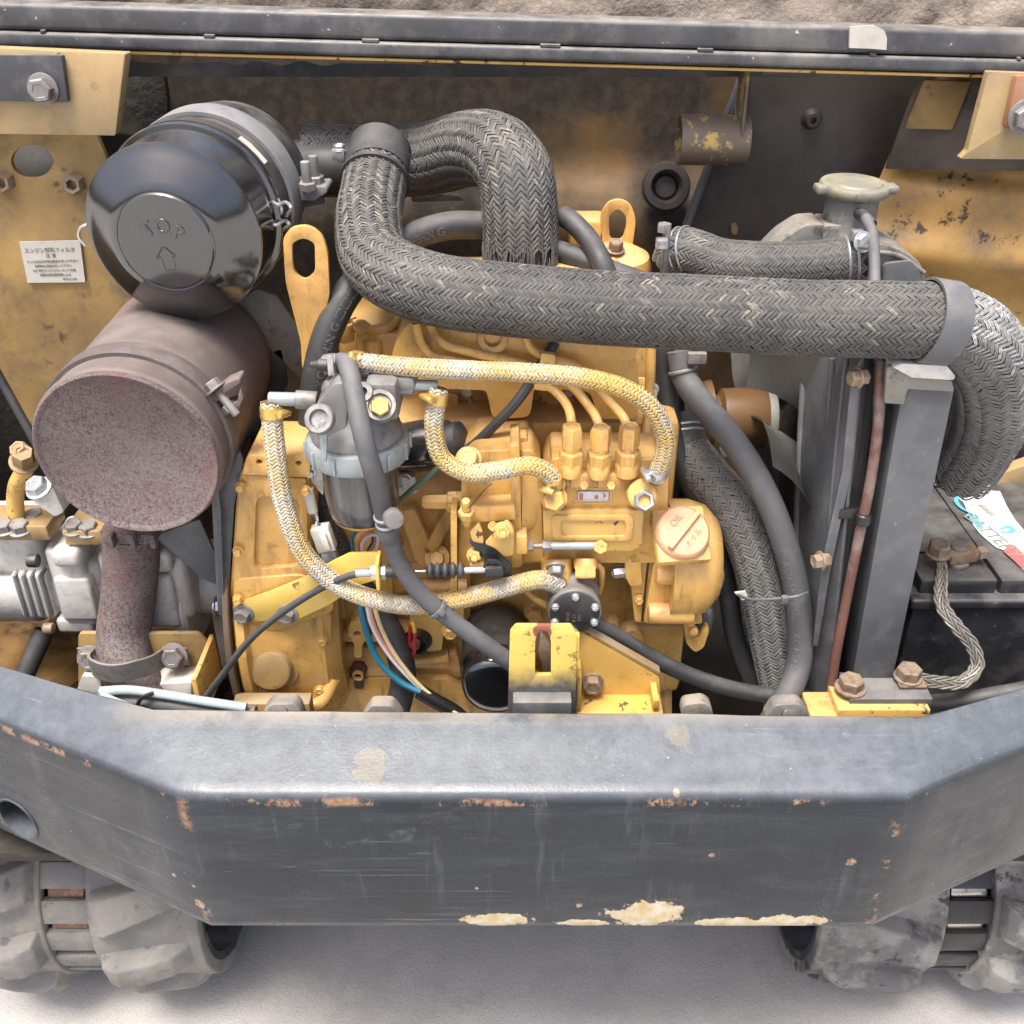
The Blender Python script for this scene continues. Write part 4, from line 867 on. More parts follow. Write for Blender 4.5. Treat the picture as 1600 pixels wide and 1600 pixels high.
# ------------------------------------------------------------------ pulley, belt, fan, radiator side
fx = P(1140, 652, 1.09); 
pl = thing('fan_pulley', 'yellow water pump pulley drum beside the fan', 'pulley', fx+V((0,0,-.05)))
part('drum', g_lathe(V((P(1092,650,1.09).x, 1.09, fx.z)), XA, [(0,0),(.036,0),(.042,.004),(.044,.012),(.026,.016),(.026,.022),(.034,.026),(.036,.075),(.032,.081),(0,.081)], 50), paint('pulley_shaded_ochre', (.11,.058,.02), .5, dirt=((BROWN, 20, .5, .65, .7),), bump=.2), pl)  # yellow drum coloured dark, the shade beside the fan is in the paint
fn = thing('cooling_fan', 'grey cooling fan with broad blades half hidden by the radiator shroud', 'fan', V((.27, 1.09, fx.z-.12)))
fc = V((.292, 1.09, fx.z))
part('hub', g_cyl(fc-V((.01,0,0)), XA, .035, .025, .004), fanm, fn)
for k in range(5):
    a0 = math.radians(118)+k*2*math.pi/5
    def fb(u, v, a0=a0):
        rr = .032+.115*u; ch = (.045+.060*min(1, u*2.2))*(1-.25*max(0, u-.8)/.2*(abs(2*v-1))); a = a0+(v-.5)*ch/rr; return fc+V((.012+.062*(v-.5)+.010*math.sin(3*v), rr*math.cos(a), rr*math.sin(a)))
    bm = g_grid(fb, 10, 8); r = bmesh.ops.solidify(bm, geom=list(bm.faces), thickness=.002); part('blade', bm, fanm, fn, sharp=60)
vb = []
for t in np.linspace(0, 2*math.pi, 60): vb.append(V((.205, 1.09+.033*math.cos(t)*1.25, fx.z-.07+.125*math.sin(t))))
bmv = bmesh.new(); L0 = []
for p in vb[:-1]:
    n = (p-V((.205,1.09,fx.z-.07))).normalized(); L0.append([bmv.verts.new(p+V((x,0,0))+n*t) for x, t in ((-.008,0),(.008,0),(.006,-.009),(-.006,-.009))])
for i in range(len(L0)):
    A, B = L0[i], L0[(i+1) % len(L0)]
    for k in range(4): bmv.faces.new((A[k], A[(k+1) % 4], B[(k+1) % 4], B[k]))
bmesh.ops.recalc_face_normals(bmv, faces=list(bmv.faces))
part('fan_belt', bmv, rub, label='black rubber fan belt running down from the pulley', cat='belt')
# ================================================================== AIR CLEANER
ac = thing('air_cleaner', 'glossy black round air cleaner canister with TOP embossed on its lid', 'air cleaner', P(330, 480, 1.05))
A0 = P(268, 370, .975); adir = (P(382, 264, 1.2)-A0).normalized(); R = 140*mp(274, 358, .975)
A0 = A0-adir*.0
part('lid', g_lathe(A0, adir, [(0,-.0165),(R*.50,-.0165),(R*.53,-.0161),(R*.545,-.0146),(R*.552,-.0143),(R*.562,-.0147),(R*.60,-.0140),(R*.66,-.0115),(R*.90,.0010),(R*.975,.0050),(R*1.004,.0060),(R*1.010,.0080),(R*1.006,.0105),(R*.988,.0120),(R*.988,.018),(R*.992,.062),(R*1.0,.066)], 96), gloss, ac, sharp=24)
part('lid_rim', g_lathe(A0+adir*.060, adir, [(R*.99,0),(R*1.045,.001),(R*1.06,.004),(R*1.06,.010),(R*1.03,.014),(R*1.0,.014)], 96), gloss, ac)
part('canister', g_lathe(A0+adir*.072, adir, [(R*1.0,0),(R*1.0,.085),(R*.99,.10),(R*.93,.13),(R*.80,.155),(R*.5,.17),(0,.172)], 80), satin, ac)
part('seal_band', g_lathe(A0+adir*.076, adir, [(R*1.0,0),(R*1.035,.0005),(R*1.035,.014),(R*1.0,.015)], 80), darkpan, ac)
part('mount_band', g_lathe(A0+adir*.108, adir, [(R*1.005,0),(R*1.05,0),(R*1.055,.002),(R*1.055,.034),(R*1.05,.036),(R*1.005,.036)], 80), bandg, ac)
_, E1, E2 = frame(adir, ZA); ex = -E2 if E2.x < 0 else E2; ey = E1
def onlid(x, y, z, off=-.0166): return A0+ex*x+ey*y-adir*(z-off)
for (ch, ang, cx, cy) in (('T', 30, -.0140, .0125), ('O', 0, .0005, .0155), ('P', -24, .0150, .0095)):
    a = math.radians(ang)
    def fn(x, y, z, a=a, cx=cx, cy=cy): return onlid(cx+x*math.cos(a)-y*math.sin(a), cy+x*math.sin(a)+y*math.cos(a), z)
    part('embossed_letter', g_text(ch, .0185, fn, .0005, .0006), gloss, ac, label='embossed letter '+ch+' on the lid')
ar = [(-.010,-.020),(0,-.009),(.010,-.020),(.0055,-.020),(.0055,-.032),(-.0055,-.032),(-.0055,-.020)]
ca, sa = math.cos(.12), math.sin(.12)
arr = [onlid(x*ca-y*sa-.004, x*sa+y*ca+.006, .0) for x, y in ar]
part('embossed_arrow', g_tube(Path([arr[i % 7].lerp(arr[(i+1) % 7], t) for i in range(7) for t in (.02, .5, .98)]+[arr[0]], .001), .0009, 8), gloss, ac)
def wire(pts, r, mat, parent, name='wire', n=8, step=.002): return part(name, g_tube(Path(pts, step), r, n), mat, parent)
for sgn, pts in ((1, ((404,318),(420,312),(434,320),(446,316),(455,325),(448,337))), (2, ((403,325),(420,338),(430,352),(445,345),(452,352),(440,360)))):
    wire([P(x, y, 1.02+.012*(i % 2)) for i, (x, y) in enumerate(pts)], .0019, zinc, ac, 'lid_latch')
wire([P(x, y, 1.015) for x, y in ((412,308),(418,322),(416,340),(424,356),(414,352))], .0018, zinc, ac, 'lid_latch')
wire([P(x, y, 1.03) for x, y in ((434,310),(440,330),(432,342),(438,356))], .0018, zinc, ac, 'lid_latch')
wire([P(x, y, 1.0) for x, y in ((138,350),(126,356),(123,370),(134,384))], .0016, zinc, ac, 'lid_latch')
part('band_foot', g_plate([P(x, y, 1.10) for x, y in rp([(440,290),(452,312),(490,314),(512,300),(508,292),(470,296),(448,262)], 4)], (0,.04,0), (), .0015), bandg, ac)
for (x, y, Y) in ((482,300,1.095),(494,290,1.12)):
    part('band_stud', join(g_cyl(P(x, y, Y), (0,-.1,1), .0065, .008, .001), g_hex(P(x, y, Y)+ZA*.003, (0,-.1,1), .0095, .008), g_cyl(P(x, y, Y), (0,-.1,1), .005, .032, .001)), bolt_m, ac)
part('label_strip', g_plate([A0+adir*d+(ex*math.sin(a)+ey*math.cos(a))*(R*1.037) for d, a in ((.078,.62),(.078,.75),(.078,.88),(.078,1.0),(.088,1.0),(.088,.88),(.088,.75),(.088,.62))], tuple((ex*.6+ey*.7)*.0006), (), 0), paper, ac)
ab = thing('cleaner_bracket', 'grey green angled bracket sheet under the air cleaner', 'bracket', P(430, 560, 1.1))
part('arm', ppl(rp([(352,478),(402,452),(432,464),(476,528),(480,592),(466,588)], 3), 1.08, .006), bkt_g, ab)
part('tab', ppl(rp([(446,316),(505,308),(508,318),(468,326),(462,370),(452,372)], 3), 1.13, .004), grey_p, ab)
part('bolt', g_hex(P(472,547,1.08), FR, .006, .006), bkt_g, ab)
oe = thing('outlet_elbow', 'black rubber outlet duct joining the air cleaner to the braided duct', 'duct', P(510, 300, 1.25))
part('duct', g_tube(Path([(440,262,1.235),(500,262,1.245),(560,262,1.25)]), .031, 32), rub, oe)
part('clamp', g_box(P(530,240,1.20), .014, .016, .012, ZA, XA, .001), zinc, oe); part('clamp_screw', g_bolt(P(531,236,1.20), ZA, .007, .006), zinc, oe)
part('clamp_tongue', g_tube([P(527,250,1.2), P(538,252,1.2), P(540,262,1.2)], .0025, 8), zinc, oe)

# ================================================================== MUFFLER AND EXHAUST
mf = thing('muffler', 'rust speckled cylindrical muffler with a strap clamp', 'muffler', P(240, 830, .96))
M0 = P(197, 714, .865); RM = 148*mp(197, 714, .865); md = (P(302, 556, 1.08)-M0).normalized()
part('end_cap', g_lathe(M0, md, [(0,.004),(RM*.90,.0035),(RM*.925,.002),(RM*.94,0),(RM*.965,-.0005),(RM*.985,.002),(RM*.985,.005)], 90), muff, mf, sharp=60)
part('shell', g_lathe(M0+md*.003, md, [(RM*.97,0),(RM*1.0,.004),(RM*1.0,.008),(RM*.985,.010),(RM*.985,.20),(RM*.97,.212),(RM*.9,.216),(0,.218)], 90), mufs, mf, sharp=60)
sb = part('strap', g_lathe(M0+md*.034, md, [(RM*.986,0),(RM*1.028,0),(RM*1.032,.001),(RM*1.032,.022),(RM*1.028,.023),(RM*.986,.023)], 90), paint('strap_grey_brown', (.105,.085,.08), .65, dirt=(((.2,.17,.16), 30, .5, .7, .6),), bump=.3), mf)
q0 = P(350, 612, .90)
part('strap_ear', ppl(rp([(300,640),(352,600),(372,592),(376,598),(346,618),(326,644)], 4), .895, .022, bev=.001), mufs, sb)
part('strap_ear', ppl(rp([(336,670),(334,650),(350,636),(372,628),(372,618),(376,606),(380,622),(372,640),(346,652),(344,672)], 3), .895, .022, bev=.001), mufs, sb)
bx = V((.62,-.25,-.75)).normalized(); part('strap_bolt', join(g_bolt(P(338,610,.898), -bx, .009, .008), g_cyl(P(338,610,.898), bx, .0042, .030), g_hex(P(354,632,.898), bx, .0075, .008)), bolt_m, sb)
part('strap_ear', ppl(rp([(42,770),(70,752),(82,760),(100,800),(86,808),(54,786)], 4), .93, .02, bev=.001), alu, sb)
part('strap_bolt', g_bolt(P(62,764,.925), (-.2,-.4,.9), .011, .009), zinc, sb)
ep = thing('exhaust_pipe', 'purple brown rusted exhaust pipe running down from the muffler', 'pipe', P(205, 1080, .92))
epp = Path([(205,828,.955),(205,880,.955),(200,940,.95),(194,990,.94),(200,1045,.92),(222,1090,.905)])
part('pipe', g_tube(epp, 42*mp(200,930,.945), 36), muff, ep)
part('neck_flange', blk(158, 836, 242, 852, .925, .07, .003), muff, ep)
for x in (172, 206, 238): part('flange_bolt', blk(x-4, 838, x+4, 858, .915, .012, .001), muff, ep)
ec = thing('exhaust_clamp', 'dusty steel saddle clamp holding the exhaust pipe to the yellow bracket', 'clamp', P(210, 1075, .9))
cen = P(204, 1050, .918); rc = 50*mp(206, 1052, .925)
cl = []
for t in np.linspace(math.pi*.98, math.pi*2.02, 20): cl.append(V((cen.x+rc*math.cos(t), cen.y+rc*math.sin(t)*1.0, 0)))
cl = [V((P(125,1025,.93).x, .93, 0)), V((P(152,1028,.93).x, .93, 0))]+cl+[V((P(262,1010,.93).x, .93, 0)), V((P(292,1010,.93).x, .93, 0))]
bm = bmesh.new(); ring = []
for p in cl:
    kf = min(1, max(0, (.932-p.y)/.045)); zt = P(206,1031,.888).z*kf+P(p.x/.93*1600*P(200,1010,.93).y/P(200,1010,.93).y*0+200,1012,.93).z*(1-kf); ring.append((bm.verts.new((p.x, p.y, zt)), bm.verts.new((p.x, p.y, zt-.024))))
for A, B in zip(ring, ring[1:]): bm.faces.new((A[0], B[0], B[1], A[1]))
bmesh.ops.recalc_face_normals(bm, faces=list(bm.faces)); bmesh.ops.solidify(bm, geom=list(bm.faces), thickness=.003)
part('saddle', bm, bolt_m, ec)
for (x, y) in ((143,1028),(272,1024)): part('bolt', g_bolt(P(x, y, .925), (0,-.95,.3), .0125, .010), bolt_m, ec, sharp=25)
yb = thing('exhaust_bracket', 'bent ochre yellow channel bracket behind the exhaust clamp', 'bracket', P(225, 1095, .93))
part('back', ppl(rp([(122,990),(310,990),(325,1005),(322,1110),(122,1110)], 6), .935, .006, bev=.001), yeld, yb)
part('side', g_box3(P(318,1050,.9).x, P(326,1050,.9).x, .86, .94, P(318,1110,.88).z, P(322,995,.935).z, .001), yelc, yb)
fr = thing('pump_foot', 'pale weathered cast iron foot below the exhaust clamp', 'casting', P(190, 1095, .9))
part('left_foot', ppl(rp([(128,1056),(158,1058),(162,1120),(105,1120)], 4), .905, .03, bev=.004), alu, fr); part('right_foot', ppl(rp([(240,1070),(300,1066),(296,1120),(230,1120)], 4), .905, .03, bev=.004), alu, fr)

# ================================================================== HYDRAULIC PUMP
hy = thing('hydraulic_pump', 'cast aluminium hydraulic pump lying behind the exhaust pipe', 'pump', P(170, 985, 1.02))
def hb(x0, y0, x1, y1, Y, d, b=.006, mat=alu, name='casting'): return part(name, blk(x0, y0, x1, y1, Y, d, b, 3), mat, hy)
q = P(-60, 900, 1.05)
part('barrel', g_lathe(q, XA, [(0,0),(.052,0),(.056,.004),(.056,.10),(.05,.105),(.05,.28),(.046,.285),(.046,.36),(0,.36)], 56), alu, hy)
hb(-80, 830, 62, 905, 1.0, .08, .014); hb(-60, 935, 60, 975, 1.005, .05, .012); hb(24, 898, 78, 968, .992, .08, .006)
for k in range(4): part('rib', blk(28+k*13, 900, 34+k*13, 966, .988, .02, .002), alud, hy)
hb(82, 858, 138, 982, .99, .08, .008); hb(90, 905, 146, 970, .984, .03, .004); hb(78, 862, 124, 890, .976, .05, .008); hb(88, 968, 145, 990, .99, .05, .005)
hb(135, 880, 160, 950, 1.0, .06, .012); hb(228, 862, 266, 898, .962, .09, .008); hb(222, 902, 274, 982, .966, .08, .006); hb(262, 872, 296, 972, .975, .09, .012); hb(160, 866, 232, 975, .995, .06, .01)
part('flange_disc', g_lathe(P(290, 920, 1.035), XA, [(0,0),(.062,0),(.064,.003),(.064,.014),(.06,.018),(0,.018)], 60), alu, hy)
hb(308, 905, 345, 965, 1.02, .05, .004, alud)
part('flange_bolt', g_bolt(P(336,947,.985), XA, .010, .010), zinc, hy)
part('cap_screw', g_cyl(P(60,876,.985), (-1,0,0), .008, .012), satin, hy); part('cap_screw', g_cyl(P(84,982,.985), (-1,0,0), .007, .012), rbolt, hy)
for (x0, x1, yy) in ((-30, 75, 845), (100, 160, 852)): part('port_block', blk(x0, yy-22, x1, yy, .985, .05, .002), paint('brass_dirty%d' % x1, (.36,.25,.12), .5, metal=.3, dirt=((BROWN, 30, .5, .7, .6),), bump=.3), hy)
for (x, y, Y) in ((8,828,.99),(33,829,.99),(56,812,1.015),(117,828,.995),(140,831,.995)): part('bolt', g_bolt(P(x, y, Y), (0,-.15,1), .0105, .0095), bolt_m, hy, sharp=25)
hp2 = thing('hydraulic_elbow', 'yellow steel hydraulic elbow pipe rising from the aluminium pump', 'pipe', P(25, 820, 1.0))
part('pipe', g_tube(Path([(28,822,1.005),(24,790,1.005),(26,760,1.0),(38,735,.99),(42,718,.985)]), 13*mp(28,780,1.0), 20), yelc, hp2)
part('union', g_bolt(P(38,722,.985), (.3,-.5,.8), .012, .02), yeld, hp2); part('plug', g_hex(P(36,708,.985), (-.2,-.5,.85), .010, .012), yeld, hp2)
part('low_hose', g_tube(Path([(70,985,1.02),(50,1030,1.0),(30,1075,.98),(10,1130,.96)]), 15*mp(50,1030,1.0), 18), rub, label='black rubber hose below the aluminium pump', cat='hose')
part('frame_tank', g_lathe(P(30, 1060, 1.10), ZA, [(0,-.12),(.11,-.12),(.115,-.11),(.115,.035),(.10,.05),(0,.052)], 50), yels, label='rounded grimy yellow frame housing below the aluminium pump', cat='frame')
part('frame_tank', blk(80, 990, 330, 1120, 1.10, .05, .004), yels, label='flat grimy yellow frame wall behind the exhaust bracket', cat='frame')
part('gas_strut', g_tube([P(-40,520,1.10), P(5,600,1.09), P(60,700,1.07)], .0055, 14), satin, label='slim black rod along the ochre left panel', cat='rod')
# dark stay plates between muffler and flywheel housing
sp2 = thing('muffler_stay', 'dark steel muffler stay of two thin plates beside the flywheel housing', 'bracket', P(345, 960, .95))
part('upright', ppl(rp([(334,800),(350,745),(374,705),(380,720),(366,790),(360,880),(357,962),(343,962)], 3), .915, .004, bev=.0008), grey_p, sp2)
part('upright', ppl(rp([(330,770),(338,735),(345,800),(350,960),(340,955)], 3), .905, .004, bev=.0008), grey_p, sp2)
part('gusset', ppl(rp([(240,838),(312,812),(338,870),(340,915),(318,905)], 3), .95, .004, bev=.0008), grey_p, sp2)
part('rear_plate', ppl(rp([(395,560),(440,545),(450,600),(400,700),(360,760),(350,720)], 5), 1.08, .004), satin, sp2)

# ================================================================== FUEL FILTER
ff = thing('fuel_filter', 'grey die cast fuel filter with a smoky sediment bowl and pale blue ring nut', 'filter', P(560, 820, .9))
F0 = P(560, 700, .90); fs = mp(560, 700, .90)
def FZ(py): return P(560, py, .90).z
def lz(prof, n=56): return g_lathe(V((F0.x, .90, 0)), ZA, prof, n)
zr = FZ(690)
bowl_m = MT('smoky_bowl'); bowl_m = bowl_m.out(bowl_m.mix(bowl_m.rng(bowl_m.noise(20, 4, .6, stretch=(3,3,.3)), .4, .65), (.05,.052,.058), (.13,.13,.135)), .18, 0.0, None, Coat_Weight=.5, Transmission_Weight=.25)
part('bowl', lz([(0,zr-.092),(.020,zr-.091),(.030,zr-.086),(.0355,zr-.074),(.0375,zr-.055),(.0385,zr-.01),(.0385,zr+.0)]), bowl_m, ff)
part('sediment_line', lz([(.0300,zr-.0855),(.0312,zr-.0845),(.0335,zr-.0805),(.0325,zr-.0815)]), gold, ff)
part('ring_nut', lz([(.040,zr-.014),(.049,zr-.014),(.0505,zr-.012),(.0505,zr+.006),(.049,zr+.008),(.044,zr+.008),(.044,zr-.0)]), zincp, ff)
for k in range(12):
    a = k*math.pi/6+.2; part('ring_lug', g_box(V((F0.x+.0512*math.cos(a), .90+.0512*math.sin(a), zr-.003)), .004, .0025, .017, ZA, (math.cos(a), math.sin(a), 0), .0007), zincp, ff)
part('head', lz([(.0445,zr+.004),(.0450,zr+.012),(.043,zr+.020),(.036,zr+.030),(.031,zr+.042),(.030,zr+.060),(.026,zr+.066),(0,zr+.067)]), alud, ff)
part('head_block', blk(570, 600, 622, 660, .868, .05, .006), alud, ff); part('head_block', blk(610, 590, 650, 616, .885, .03, .007), alud, ff)
part('head_block', ppl(rp([(490,640),(520,600),(545,598),(540,690),(495,690)], 8), .865, .05, bev=.006), alud, ff)
part('screw_hole', g_lathe(P(567,613,.862), (0,-.8,.6), [(0,-.004),(.004,-.003),(.0045,.003),(.009,.003),(.010,0),(.011,-.006),(0,-.006)], 24), alud, ff)
part('bleed_boss', g_lathe(P(594,636,.862), (.1,-.75,.6), [(0,.006),(.010,.006),(.011,.009),(.0145,.009),(.0155,0),(0,0)], 30), alud, ff)
part('bleed_screw', g_hex(P(594,638,.856), (.1,-.75,.6), .0092, .010), gold, ff, sharp=20)
for (x0, x1, y, rr) in ((462,496,624,14),(606,646,604,13)): 
    a, b = P(x0, y, .895), P(x1, y+2, .895); part('union_boss', g_cyl(a, b-a, rr*fs, (b-a).length, .001), alud, ff)
for (x0, x1, y, rr) in ((420,464,623,10.5),(642,684,602,9)):
    a, b = P(x0, y, .895), P(x1, y+1, .895); part('union_pipe', g_cyl(a, b-a, rr*fs, (b-a).length, .001), zincp, ff)
part('top_port', g_tube(Path([(548,596,.90),(545,575,.90),(530,568,.905),(510,570,.91)]), .010, 18), alud, ff)
part('valve_ring', g_lathe(P(502,656,.850), (-.15,-.8,.55), [(.009,0),(.013,0),(.0145,.002),(.0145,.006),(.013,.008),(.009,.008),(.008,.004),(0,.003)], 30), alud, ff)
part('valve_lever', ppl(rp([(495,663,8),(505,656,8),(513,664,6),(511,690,4),(510,722,3),(503,722,3),(499,690,4)], 5), .842, .006, bev=.0018), zincp, ff)
part('mount_ear', ppl(rp([(478,728),(492,720),(505,722),(505,775),(488,755)], 4), .915, .005), alu, ff); part('bolt', g_bolt(P(484,738,.915), FR, .005, .004), zinc, ff)

# ================================================================== HOSES
def clamp(path, s, r, mat, parent, wd=.011, screw_ang=0.6, band=.0008):
    p, T = path.pt(s)
    cb = part('hose_clamp', g_lathe(p-T*wd/2, T, [(r-.0005,0),(r+band,0),(r+band*1.3,wd*.1),(r+band*1.3,wd*.9),(r+band,wd),(r-.0005,wd)], 30), mat, parent)
    p, T, N, B = path.camframe(s); d = (N*math.cos(screw_ang)+B*math.sin(screw_ang)); tang = (B*math.cos(screw_ang)-N*math.sin(screw_ang))
    part('screw_housing', g_box(p+d*(r+.0028), wd*.75, .010, .005, d, T, .0014), mat, cb)
    part('clamp_screw', g_cyl(p+d*(r+.0038)-tang*.009, tang, .0034, .017, .0012, 16), zinc if mat is zinc else gold, cb)
    for k in (-1.5, -.5, .5, 1.5):
        dd = (N*math.cos(screw_ang-.75+k*.12)+B*math.sin(screw_ang-.75+k*.12)); part('band_slot', g_box(p+dd*(r+band*1.3), wd*.55, .0007, .0006, dd, T, 0), BROWNM, cb, flat=True)
    return cb
BROWNM = paint('slot_brown', (.16,.10,.04), .6, bump=0)
# main intake duct
mh = thing('intake_duct', 'thick black braided intake duct sweeping over the engine to the right edge', 'hose', P(800, 560, .95))
mp_ = Path([(592,246,1.17),(583,300,1.12),(576,350,1.06),(586,405,1.01),(625,434,.975),(690,455,.955),(800,469,.94),(950,482,.925),(1100,489,.91),(1250,497,.90),(1400,500,.885),(1465,504,.885),(1510,520,.892),(1543,560,.905),(1552,615,.925),(1538,670,.95),(1512,715,.97),(1495,738,.98)], .006)
rH = .0340
part('inner_hose', g_tube(mp_, rH-.0006, 40), tape, mh)
def wear_main(u, th):
    f = np.zeros_like(u)
    for (c0, w0, a0) in ((.10,.06,.45),(.16,.04,.5),(.24,.05,.55),(.45,.025,.45),(.56,.03,.55),(.66,.015,.3)): f += a0*np.exp(-((u-c0)/w0)**2)
    return (.05+f*.55)*(.15+.85*np.clip(th[:,2]*1.2+.1, 0, 1))
sE = mp_.L*(int(np.argmin(np.linalg.norm(mp_.p-np.array(P(1470,505,.885)), axis=1)))/(mp_.n-1))
bulge = lambda t: 1+.10*min(1, max(0, (t-sE/mp_.L)*14))
brm = braid('braid', mp_, rH, 30, .0049, br_blk, mh, h=.0010, s1=sE, wear=wear_main)
braid('worn_braid', mp_, rH*1.02, 28, .0050, br_wht, mh, h=.0013, s0=sE, rf=bulge, wear=lambda u, th: 4.0*np.clip(th[:,2]*.75+th[:,0]*.75-.10, 0, 1)*np.clip((.96-u)/.1, 0, 1), wid=.88)
cf = part('end_cuff', g_tube(Path([(594,234,1.182),(590,256,1.16),(588,272,1.145)], .004), rH+.0010, 40), rub, mh)
part('cuff_bead', g_lathe(mp_.pt(.035)[0], mp_.pt(.035)[1], [(rH,0),(rH+.004,.001),(rH+.004,.005),(rH,.006)], 40), rub, mh)
part('tie_head', g_box(P(592,258,1.115), .007, .007, .007, ZA, XA, .001), tape, mh)
# strap over the duct at the radiator post
sp3 = P(1458, 505, .885); sT = V(mp_.pt(.70*mp_.L)[1])
dmin = min(range(mp_.n), key=lambda i: (V(mp_.p[i])-sp3).length); sp3 = V(mp_.p[dmin]); sT = V(mp_.T[dmin])
ds = thing('duct_strap', 'wide dark steel strap holding the intake duct to the radiator post', 'strap', sp3-ZA*.05)
part('band', g_lathe(sp3-sT*.013, sT, [(rH+.002,0),(rH+.0045,0),(rH+.0048,.001),(rH+.0048,.026),(rH+.0045,.027),(rH+.002,.027)], 60), grey_p, ds)
part('tongue', ppl(rp([(1395,574),(1410,568),(1480,572),(1493,588),(1490,594),(1425,590)], 3), .865, .022, bev=.001), alu, ds)
# second braided duct
ud = thing('manifold_duct', 'frayed black braided duct arching from the air cleaner down behind the long duct', 'hose', P(810, 430, 1.1))
up_ = Path([(470,252,1.26),(540,252,1.27),(610,252,1.27),(680,246,1.25),(735,232,1.215),(780,240,1.17),(805,275,1.135),(812,330,1.115),(814,390,1.105),(815,450,1.10)], .006)
rU = .0405
part('inner_hose', g_tube(up_, rU-.0006, 40), tape, ud)
braid('braid', up_, rU, 32, .0050, br_blk, ud, h=.0011, s1=up_.L*.92, wear=lambda u, th: .6*np.exp(-((u-.68)/.09)**2)*np.clip(-th[:,1]+.25, 0, 1))
fb_ = bmesh.new()
for k in range(190):
    a = random.uniform(0, 2*math.pi); s = up_.L*random.uniform(.87, .93); pts = []
    for j in range(6):
        t = j/5; p, T, N, B = up_.at(min(up_.L, s+t*random.uniform(.035,.05))); aa = a+.07*math.sin(t*3+k)
        pts.append(V(p+(rU+.0008+.0022*math.sin(t*2.5)*random.random())*(math.cos(aa)*N+math.sin(aa)*B)))
    fb_ = join(fb_, g_tube(Path(pts, .006), random.uniform(.0004,.0008), 5))
o = part('frayed_strands', fb_, rubg, ud, kind='stuff')
br_mid = braid_mat('mid_grey_braid', (.11,.109,.106), (.165,.16,.15), (.5,.46,.36))
# radiator upper hose
rh = thing('upper_radiator_hose', 'short braided upper radiator hose between thermostat and radiator tank', 'hose', P(1200, 440, 1.08))
rhp = Path([(1052,412,1.13),(1062,392,1.125),(1085,395,1.115),(1120,408,1.105),(1180,414,1.095),(1250,414,1.09),(1350,404,1.085)], .005)
rr_ = .0245
part('inner_hose', g_tube(rhp, rr_-.0005, 30), tape, rh)
braid('braid', rhp, rr_, 22, .0044, br_mid, rh, h=.0010, wear=lambda u, th: .25*np.exp(-((u-.15)/.07)**2))
for (s, bx_) in ((.10, (1040, 388)), (.93, (1345, 375))):
    p, T = rhp.pt(s*rhp.L)
    cl_ = part('wire_clamp', join(g_ring(p-T*.005, T, rr_, rr_+.002, .0028), g_ring(p+T*.004, T, rr_, rr_+.002, .0028)), zinc, rh)
    part('clamp_block', g_box(P(bx_[0]-6, bx_[1]-8, 1.07), .012, .012, .010, ZA, XA, .001), zinc, cl_)
part('clamp_screw', join(g_cyl(P(1037,424,1.085), (0,-.03,1), .0042, .052, .0005), g_hex(P(1037,362,1.085), ZA, .0075, .009)), bolt_m, rh)
part('clamp_screw', g_bolt(P(1348,378,1.06), (.2,-.9,.3), .0085, .006), zinc, rh)
# lower radiator hose
lr = thing('lower_radiator_hose', 'grey braided lower radiator hose bulging down between the black heater hoses', 'hose', P(1200, 1090, .95))
lrp = Path([(1062,655,1.06),(1070,690,1.04),(1098,735,1.01),(1140,785,.985),(1172,850,.965),(1192,920,.95),(1205,990,.94),(1222,1075,.93),(1232,1120,.925)], .005)
rl = 34*mp(1150,850,.965)
part('inner_hose', g_tube(lrp, rl-.0005, 30), tape, lr); part('end_sleeve', g_tube(lrp, rl+.0006, 30, s1=.09), rub, lr)
braid('braid', lrp, rl, 22, .0045, braid_mat('dark_grey_braid', (.16,.158,.152), (.25,.245,.23), (.3,.29,.26)), lr, h=.0010, s0=.085*lrp.L, rf=lambda t: 1-.12*max(0, 1-t*6)+.05*math.sin(t*3))
p, T = lrp.pt(.012); part('wire_clamp', join(g_ring(p, T, rl, rl+.0022, .003), g_ring(p+T*.007, T, rl, rl+.0022, .003)), zinc, lr)
def plain(name, label, pts, rpx, mat, texts=(), n=20, step=.006, ref=None, size=.011, dx=0.0):
    t = thing(name, label, 'hose', P(*pts[-1])); pa = Path(pts, step); m = pts[len(pts)//2]; r = rpx*mp(m[0], m[1], m[2])
    part('tube', g_tube(pa, r, n), mat, t)
    for (s, tx, flip) in texts: part('hose_print', g_text(tx, size, hosemap(pa, s*pa.L, r+.0002, flip, dx), .00005), inkl, t)
    return t, pa, r
t, pa, r = plain('heater_hose', 'black heater hose with white print bending down past the lifting eye', [(760,352,1.12),(700,353,1.11),(650,368,1.10),(595,405,1.06),(545,455,1.02),(512,520,1.0),(494,590,.99),(488,660,.985),(494,740,.98),(512,820,.97),(545,890,.965),(590,955,.955),(620,1010,.935),(630,1060,.915),(618,1120,.90)], 22, rub,
      ((.115, 'KOHSHIN G', -1), (.205, '□□□□ **', -1), (.335, 'KOHSHIN G □□□', -1), (.50, '**KOHSHIN G □□□', -1), (.64, 'KOHSHIN G', -1)), size=.0125, dx=-.35)
t, pa2, r2 = plain('heater_hose', 'plain charcoal heater hose with KOHSHIN print in front of the grey braided hose', [(1062,548,1.03),(1070,590,1.02),(1098,632,.995),(1145,688,.965),(1190,760,.94),(1220,830,.925),(1240,900,.915),(1250,970,.905),(1248,1040,.89),(1228,1090,.87),(1200,1135,.86)], 20.5, rubg,
      ((.62, 'KOHSHIN G', 1), (.83, 'L **KOHSHIN G □□□', 1)), size=.0125, dx=.35)
